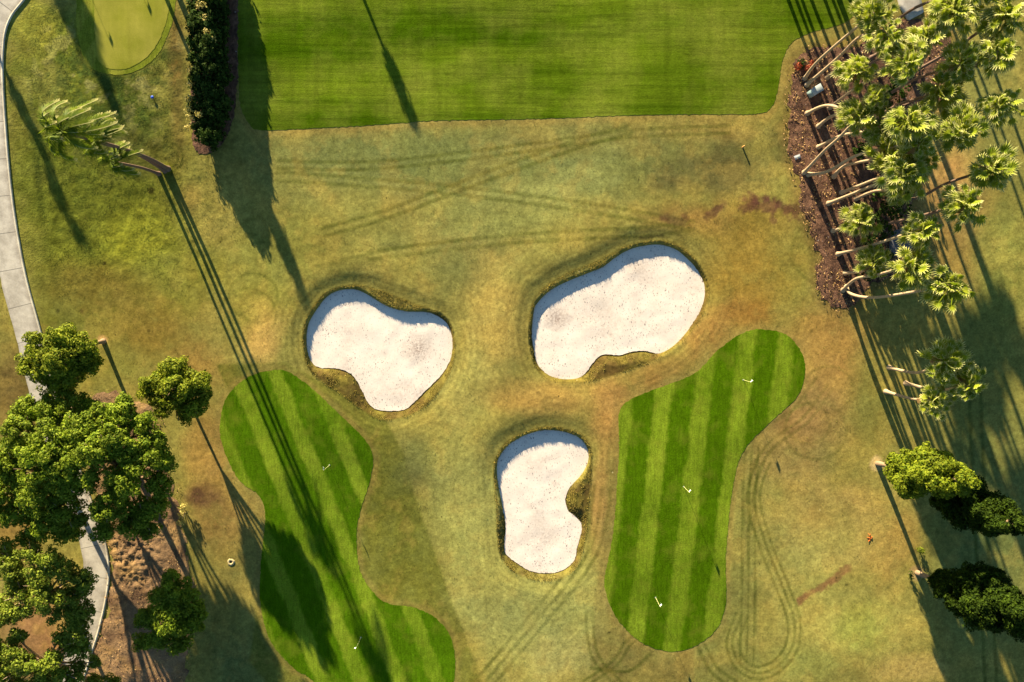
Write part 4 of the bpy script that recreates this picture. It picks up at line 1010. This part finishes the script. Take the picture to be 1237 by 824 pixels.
# ------------------------------------------------------------------ flags
def flag(label, px, az, group='flagsticks on the practice greens', h=2.25):
    B = onground(*px); B.z += .02; root = empty('flagstick', B, label, 'golf flag', group)
    t = MB(); t.tube([(0, 0, -.05), (0, 0, h * .5), (0, 0, h)], [.016, .014, .012], 8); t.build('pole', M['pole'], root, True)
    f = MB(); d = Vector((math.cos(az), math.sin(az), 0)); s = Vector((-d.y, d.x, 0)); nx, nz = 9, 6; v = []
    for side in (0, 1):
        for i in range(nx):
            for j in range(nz):
                u = i / (nx - 1); w = j / (nz - 1); p = d * (.02 + .27 * u) + s * (.09 * math.sin(u * 6.0 + w * 1.2) * u + side * .006) + Vector((0, 0, h - .03 - .24 * w - .14 * u * u)); v.append(tuple(p))
    q = []
    for side in (0, 1):
        o = side * nx * nz
        for i in range(nx - 1):
            for j in range(nz - 1):
                a = o + i * nz + j; q.append((a, a + nz, a + nz + 1, a + 1) if side else (a, a + 1, a + nz + 1, a + nz))
    f.add(v, q); f.build('flag', M['white'], root, True)
    c = MB(); n = 16; v = []; q = []
    for k in range(n):
        a = 2 * math.pi * k / n
        v += [(.055 * math.cos(a), .055 * math.sin(a), .012), (.075 * math.cos(a), .075 * math.sin(a), .012), (.075 * math.cos(a), .075 * math.sin(a), 0)]
    for k in range(n):
        k2 = (k + 1) % n; q += [(3 * k, 3 * k + 1, 3 * k2 + 1, 3 * k2), (3 * k + 1, 3 * k + 2, 3 * k2 + 2, 3 * k2 + 1)]
    c.add(v, q); c.build('cup_rim', M['boxlid'], root); return root
flag('white flag on a thin pole in the upper part of the left striped green', (398, 562), R(110))
flag('white flag on a thin pole in the lower part of the left striped green', (436, 770), R(215))
flag('white flag on a thin pole in the middle of the right striped green', (826, 588), R(60))
flag('white flag on a thin pole near the bottom of the right striped green', (792, 722), R(60))
flag('white flag on a thin pole in the upper end of the right striped green', (898, 459), R(45))
flag('white flag on a putting green above the top edge, only its shadow in view', (88, -56), R(20), 'flags above the top edge')
flag('white flag on a putting green above the top edge, only its shadow in view', (136, -92), R(20), 'flags above the top edge')

# ------------------------------------------------------------------ small furniture
def util_box():
    B = onground(982, 112); root = empty('utility_box', B, 'pale green utility box with a light sloping lid in the mulch bed', 'utility box'); a = R(32)
    b = MB(); b.box((0, 0, .38), (1.25, .66, .8), a); b.build('cabinet', M['boxgreen'], root)
    l = MB(); l.box((.10 * math.cos(a), .10 * math.sin(a), .83), (1.12, .74, .10), a, .04); l.build('lid', M['boxlid'], root)
    d = MB(); dx, dy = math.sin(a), -math.cos(a); d.box((dx * .337, dy * .337, .38), (.9, .02, .6), a); d.build('door_panel', M['grey'], root)
util_box()
def valve(label, px, mat, r=.22, square=True):
    B = onground(*px); root = empty('valve_box', B, label, 'valve box'); b = MB()
    b.box((0, 0, .05), (.62, .42, .18), .4, .03); b.build('housing', M['grey'], root); c = MB(); c.box((0, 0, .155), (.46, .28, .03), .4, .01); c.build('lid', M[mat], root)
valve('grey valve box at the left edge of the mulch bed', (963, 190), 'boxlid')
def blue_marker():
    B = onground(185, 118); root = empty('tee_marker', B, 'small blue tee marker in the rough grass right of the top green', 'tee marker'); b = MB()
    b.tube([(0, 0, -.05), (0, 0, .14)], [.03, .03], 8); b.build('stake', M['dark'], root, True)
    h = MB(); h.tube([(0, 0, .10), (0, 0, .13), (0, 0, .18), (0, 0, .22), (0, 0, .24)], [.06, .13, .16, .12, .03], 14); h.build('head', M['blue'], root, True)
blue_marker()
def orange_marker():
    B = onground(897, 178); root = empty('marker_post', B, 'short orange wooden marker post on worn turf below the fairway corner', 'marker post'); b = MB()
    b.tube([(0, 0, -.05), (.02, .02, .3), (.05, .05, .5)], [.12, .11, .09], 10); b.build('post', M['orange'], root, True)
    h = MB(); h.tube([(.05, .05, .48), (.055, .055, .55), (.06, .06, .60)], [.12, .12, .05], 10); h.build('cap', M['orange'], root, True); root.scale = (.7, .7, .75)
orange_marker()
def debris():
    B = onground(1050, 649); b = MB(); rr = random.Random(5)
    for k in range(16):
        a = rr.uniform(0, 6.28); x, y = rr.gauss(0, .16), rr.gauss(0, .24); l = rr.uniform(.12, .3); d = Vector((math.cos(a), math.sin(a), rr.uniform(0, .5)))
        p = Vector((x, y, .03)); b.tube([p, p + d * l * .5 + Vector((0, 0, .05)), p + d * l], [.03, .06, .01], 6)
    dd = tag(b.build('dry_debris', M['rust'], None, True), 'small heap of rust orange dry debris on the tan turf at right', 'debris'); dd.location = B; dd.scale = (.7, .7, .7)
debris()
def sprinkler():
    B = onground(279, 679); root = empty('sprinkler_head', B, 'sprinkler head in a pale sandy ring on dry turf left of the striped green', 'sprinkler'); n = 28
    prof = [(.46, -.02), (.42, .035), (.30, .06), (.17, .05), (.14, -.04)]; v = []; q = []
    for k in range(n):
        a = 2 * math.pi * k / n; w = 1 + .07 * math.sin(3 * a + 1) + .04 * math.sin(7 * a)
        v += [(r * w * math.cos(a), r * w * math.sin(a), z) for r, z in prof]
    m = len(prof)
    for k in range(n):
        for j in range(m - 1): q.append((k * m + j, ((k + 1) % n) * m + j, ((k + 1) % n) * m + j + 1, k * m + j + 1))
    r = MB(); r.add(v, q); r.build('sand_ring', M['sandring'], root, True)
    h = MB(); h.tube([(0, 0, -.05), (0, 0, .02), (0, 0, .03)], [.135, .135, .10], 16); h.build('head', M['dark'], root, True); root.scale = (.85, .85, 1)
sprinkler()

# ------------------------------------------------------------------ uncountable small cover
def scatter(name, mat, pts, size, flat=.3, aspect=.35, lift=.03):
    n = len(pts); z = zat(pts[:, 0], pts[:, 1]); cen = np.c_[pts, z + lift]
    nr = RNG.normal(size=(n, 3)); nr[:, :2] *= flat * 2; nr[:, 2] = np.abs(nr[:, 2]) + .4; nr /= np.linalg.norm(nr, axis=1)[:, None]
    v, q = leaf_quads(cen, nr, RNG.uniform(size * .5, size * 1.5, n), aspect)
    tag(link(name, mesh_np(name, v, q), M[mat]), kind='stuff')
def sample_in(P, n):
    lo = P.min(0); hi = P.max(0); q = RNG.uniform(lo, hi, (n * 3, 2)); q = q[inside(q[:, 0], q[:, 1], P)]; return q[:n]
lp = sample_in(grow(wpoly(MULCH, 4), .5), 5200); lp = lp[fbm(lp[:, 0], lp[:, 1], .7, 3, 77.) > .42]
scatter('leaf_litter', 'dead', lp, .09, .3, .45, .13)
lp = sample_in(grow(wpoly(SOIL, 4), .6), 4200); lp = lp[fbm(lp[:, 0], lp[:, 1], .6, 3, 78.) > .46]
scatter('leaf_litter', 'dead', lp, .07, .3, .45, .16)
def lip_grass():
    C = []; D = []
    for P, Sd in zip(RIMW, SANDW):
        d = np.r_[0, np.cumsum(np.hypot(*np.diff(np.vstack([P, P[:1]]), axis=0).T))]; n = int(d[-1] * 30); s_ = RNG.uniform(0, d[-1], n); Q = np.vstack([P, P[:1]])
        b = np.stack([np.interp(s_, d, Q[:, 0]), np.interp(s_, d, Q[:, 1])], 1) + RNG.normal(0, .07, (n, 2)); keep = fbm(b[:, 0], b[:, 1], .9, 3, 81.) > .40
        b = b[keep]; C.append(b)
        lo = P.min(0); hi = P.max(0); q = RNG.uniform(lo, hi, (60000, 2)); q = q[inside(q[:, 0], q[:, 1], P)]; ins = inside(q[:, 0], q[:, 1], Sd); q = q[~ins]
        q = q[fbm(q[:, 0], q[:, 1], 1.6, 3, 82.) > .49]; C.append(q[:8000])
    b = np.vstack(C); n = len(b); z = zat(b[:, 0], b[:, 1])
    a = RNG.uniform(0, 6.28, n); L = RNG.uniform(.05, .15, n); dx = np.stack([np.cos(a), np.sin(a)], 1); sx = np.stack([-dx[:, 1], dx[:, 0]], 1) * .022
    lean = RNG.uniform(.3, 1.1, n)[:, None]; tip = np.c_[b + dx * lean * L[:, None], z + L]
    v = np.stack([np.c_[b - sx, z - .02], np.c_[b + sx, z - .02], tip], 1).reshape(-1, 3)
    tag(link('lip_grass', mesh_np('lip_grass', v, None, np.arange(n * 3).reshape(-1, 3)), M['straw']), kind='stuff')
lip_grass()
def rough_grass():
    n = 420000; q = np.stack([RNG.uniform(-56, 56, n), RNG.uniform(-39, 38, n)], 1)
    def at(A):
        i = np.clip(((q[:, 0] - gx[0]) / STEP).astype(int), 0, len(gx) - 1); j = np.clip(((q[:, 1] - gy[0]) / STEP).astype(int), 0, len(gy) - 1); return A[j, i]
    cl = fbm(q[:, 0], q[:, 1], .8, 4, 120.)
    p = (.10 + .75 * at(leftrough)) * sm(.36, .62, cl)
    ok = (at(sheets) > .12) & (at(rimmin) > .3) & (at(sdM) > 0) & (at(sdS) > 0) & ((at(dpath) > 2.75) | (at(dpath) > 50)) & (RNG.random(n) < p)
    q = q[ok]; n = len(q); z = zat(q[:, 0], q[:, 1]); a = RNG.uniform(0, 6.28, n); L = RNG.uniform(.03, .085, n)
    dx = np.stack([np.cos(a), np.sin(a)], 1); sx = np.stack([-dx[:, 1], dx[:, 0]], 1) * .03; tip = np.c_[q + dx * (L * RNG.uniform(.3, 1.2, n))[:, None], z + L]
    v = np.stack([np.c_[q - sx, z - .01], np.c_[q + sx, z - .01], tip], 1).reshape(-1, 3)
    tag(link('rough_grass', mesh_np('rough_grass', v, None, np.arange(n * 3).reshape(-1, 3)), M['blade']), kind='stuff')
rough_grass()
# ------------------------------------------------------------------ trees above / left of the picture, seen by their shadows
def shadow_tree(label, base, h, kind):
    B = W3(base[0], base[1], 0); root = empty('tree', B, label, 'tree', 'trees beyond the picture'); t = MB()
    t.tube([(0, 0, -.1), (0, 0, h * .5), (0, 0, h * .9)], [.22, .16, .06], 8); t.build('trunk', M['bark'], root, True)
    if kind == 'cone': L = [((0, 0, h - .3), .35), ((0, 0, h - .9), .6), ((.3, 0, h - 1.5), .9), ((-.3, 0, h - 1.6), .9), ((.7, 0, h - 2.2), 1.1), ((-.7, 0, h - 2.2), 1.1), ((0, 0, h - 2.2), 1.2), ((1.0, 0, h - 3), 1.2), ((-1, 0, h - 3), 1.2), ((0, 0, h - 3.2), 1.3)]
    elif kind == 'column': L = [((.2 * math.sin(3 * k), .2 * math.cos(2 * k), h - .6 - k * .7), .75 + .12 * math.sin(2 * k)) for k in range(6)]
    elif kind == 'slim': L = [((0, 0, h - .3), .45), ((0, 0, h - .7), .65), ((.2, 0, h - 1.0), .6), ((-.15, 0, h - 1.3), .5), ((0, 0, h - 1.7), .35)]
    else: L = [((math.cos(a) * 1.1, math.sin(a) * 1.1, h - 1.3 + .6 * math.sin(3 * a)), 1.0) for a in np.linspace(0, 6.28, 7)[:-1]] + [((0, 0, h - .6), 1.0)]
    link('crown', crown_mesh('crown', L, .16, 34 if kind in ('column', 'slim', 'round') else 60, dens=4.5 if kind in ('column', 'slim', 'round') else 8), M['leafB'], root)
def off(px, py, h):
    """ground position whose tip at height h throws its shadow on photo position"""
    d = h / math.tan(SUN_EL) / PX; return (px - d * math.sin(SUN_AZ), py - d * math.cos(SUN_AZ))
shadow_tree('broad pointed tree above the top left corner, out of view', off(121, 108, 9.5), 9.5, 'cone')
shadow_tree('slim tree above the fairway, out of view', off(497, 142, 6.5), 6.5, 'slim')
shadow_tree('tree left of the cart path, out of view', off(86, 296, 8.6), 8.6, 'column')
shadow_tree('tree beyond the top of the hedge, out of view', off(360, 352, 8.5), 8.5, 'slim')
shadow_tree('round tree beyond the top of the hedge, out of view', off(345, 320, 8.0), 8.0, 'slim')
shadow_tree('round tree beyond the top of the hedge, out of view', off(318, 290, 7.4), 7.4, 'round')

# ------------------------------------------------------------------ light, sky, camera
w = bpy.data.worlds.new('World'); scene.world = w; w.use_nodes = True; nt = w.node_tree
bg = nt.nodes.get('Background') or nt.nodes.new('ShaderNodeBackground')
sky = nt.nodes.new('ShaderNodeTexSky'); sky.sky_type = 'NISHITA'; sky.sun_disc = False
sky.sun_elevation = SUN_EL; sky.sun_rotation = R(360 - 22); sky.air_density = 1.0; sky.dust_density = 0.3; sky.ozone_density = 3.0
nt.links.new(sky.outputs[0], bg.inputs[0]); bg.inputs[1].default_value = 0.05
out = nt.nodes.get('World Output') or nt.nodes.new('ShaderNodeOutputWorld'); nt.links.new(bg.outputs[0], out.inputs[0])
sl = bpy.data.lights.new('sun', 'SUN'); sl.energy = 5.0; sl.angle = R(.53); sl.color = (1.0, .83, .61)
so = bpy.data.objects.new('sun', sl); COL.objects.link(so)
sd = Vector((-math.sin(SUN_AZ) * math.cos(SUN_EL), math.cos(SUN_AZ) * math.cos(SUN_EL), math.sin(SUN_EL)))
so.rotation_euler = sd.to_track_quat('Z', 'Y').to_euler(); so.location = sd * 120

cam = bpy.data.cameras.new('camera'); cam.sensor_width = 36; cam.lens = F / 1237 * 36; cam.clip_end = 6000; cam.clip_start = .5
co = bpy.data.objects.new('camera', cam); COL.objects.link(co); co.location = (0, 0, H); co.rotation_euler = (-TILT, 0, 0); scene.camera = co
scene.view_settings.view_transform = 'Standard'; scene.view_settings.look = 'None'; scene.view_settings.exposure = 2.0; scene.view_settings.gamma = 1.0
scene.view_settings.use_curve_mapping = False
scene.cycles.max_bounces = 6; scene.cycles.diffuse_bounces = 3; scene.cycles.transmission_bounces = 3
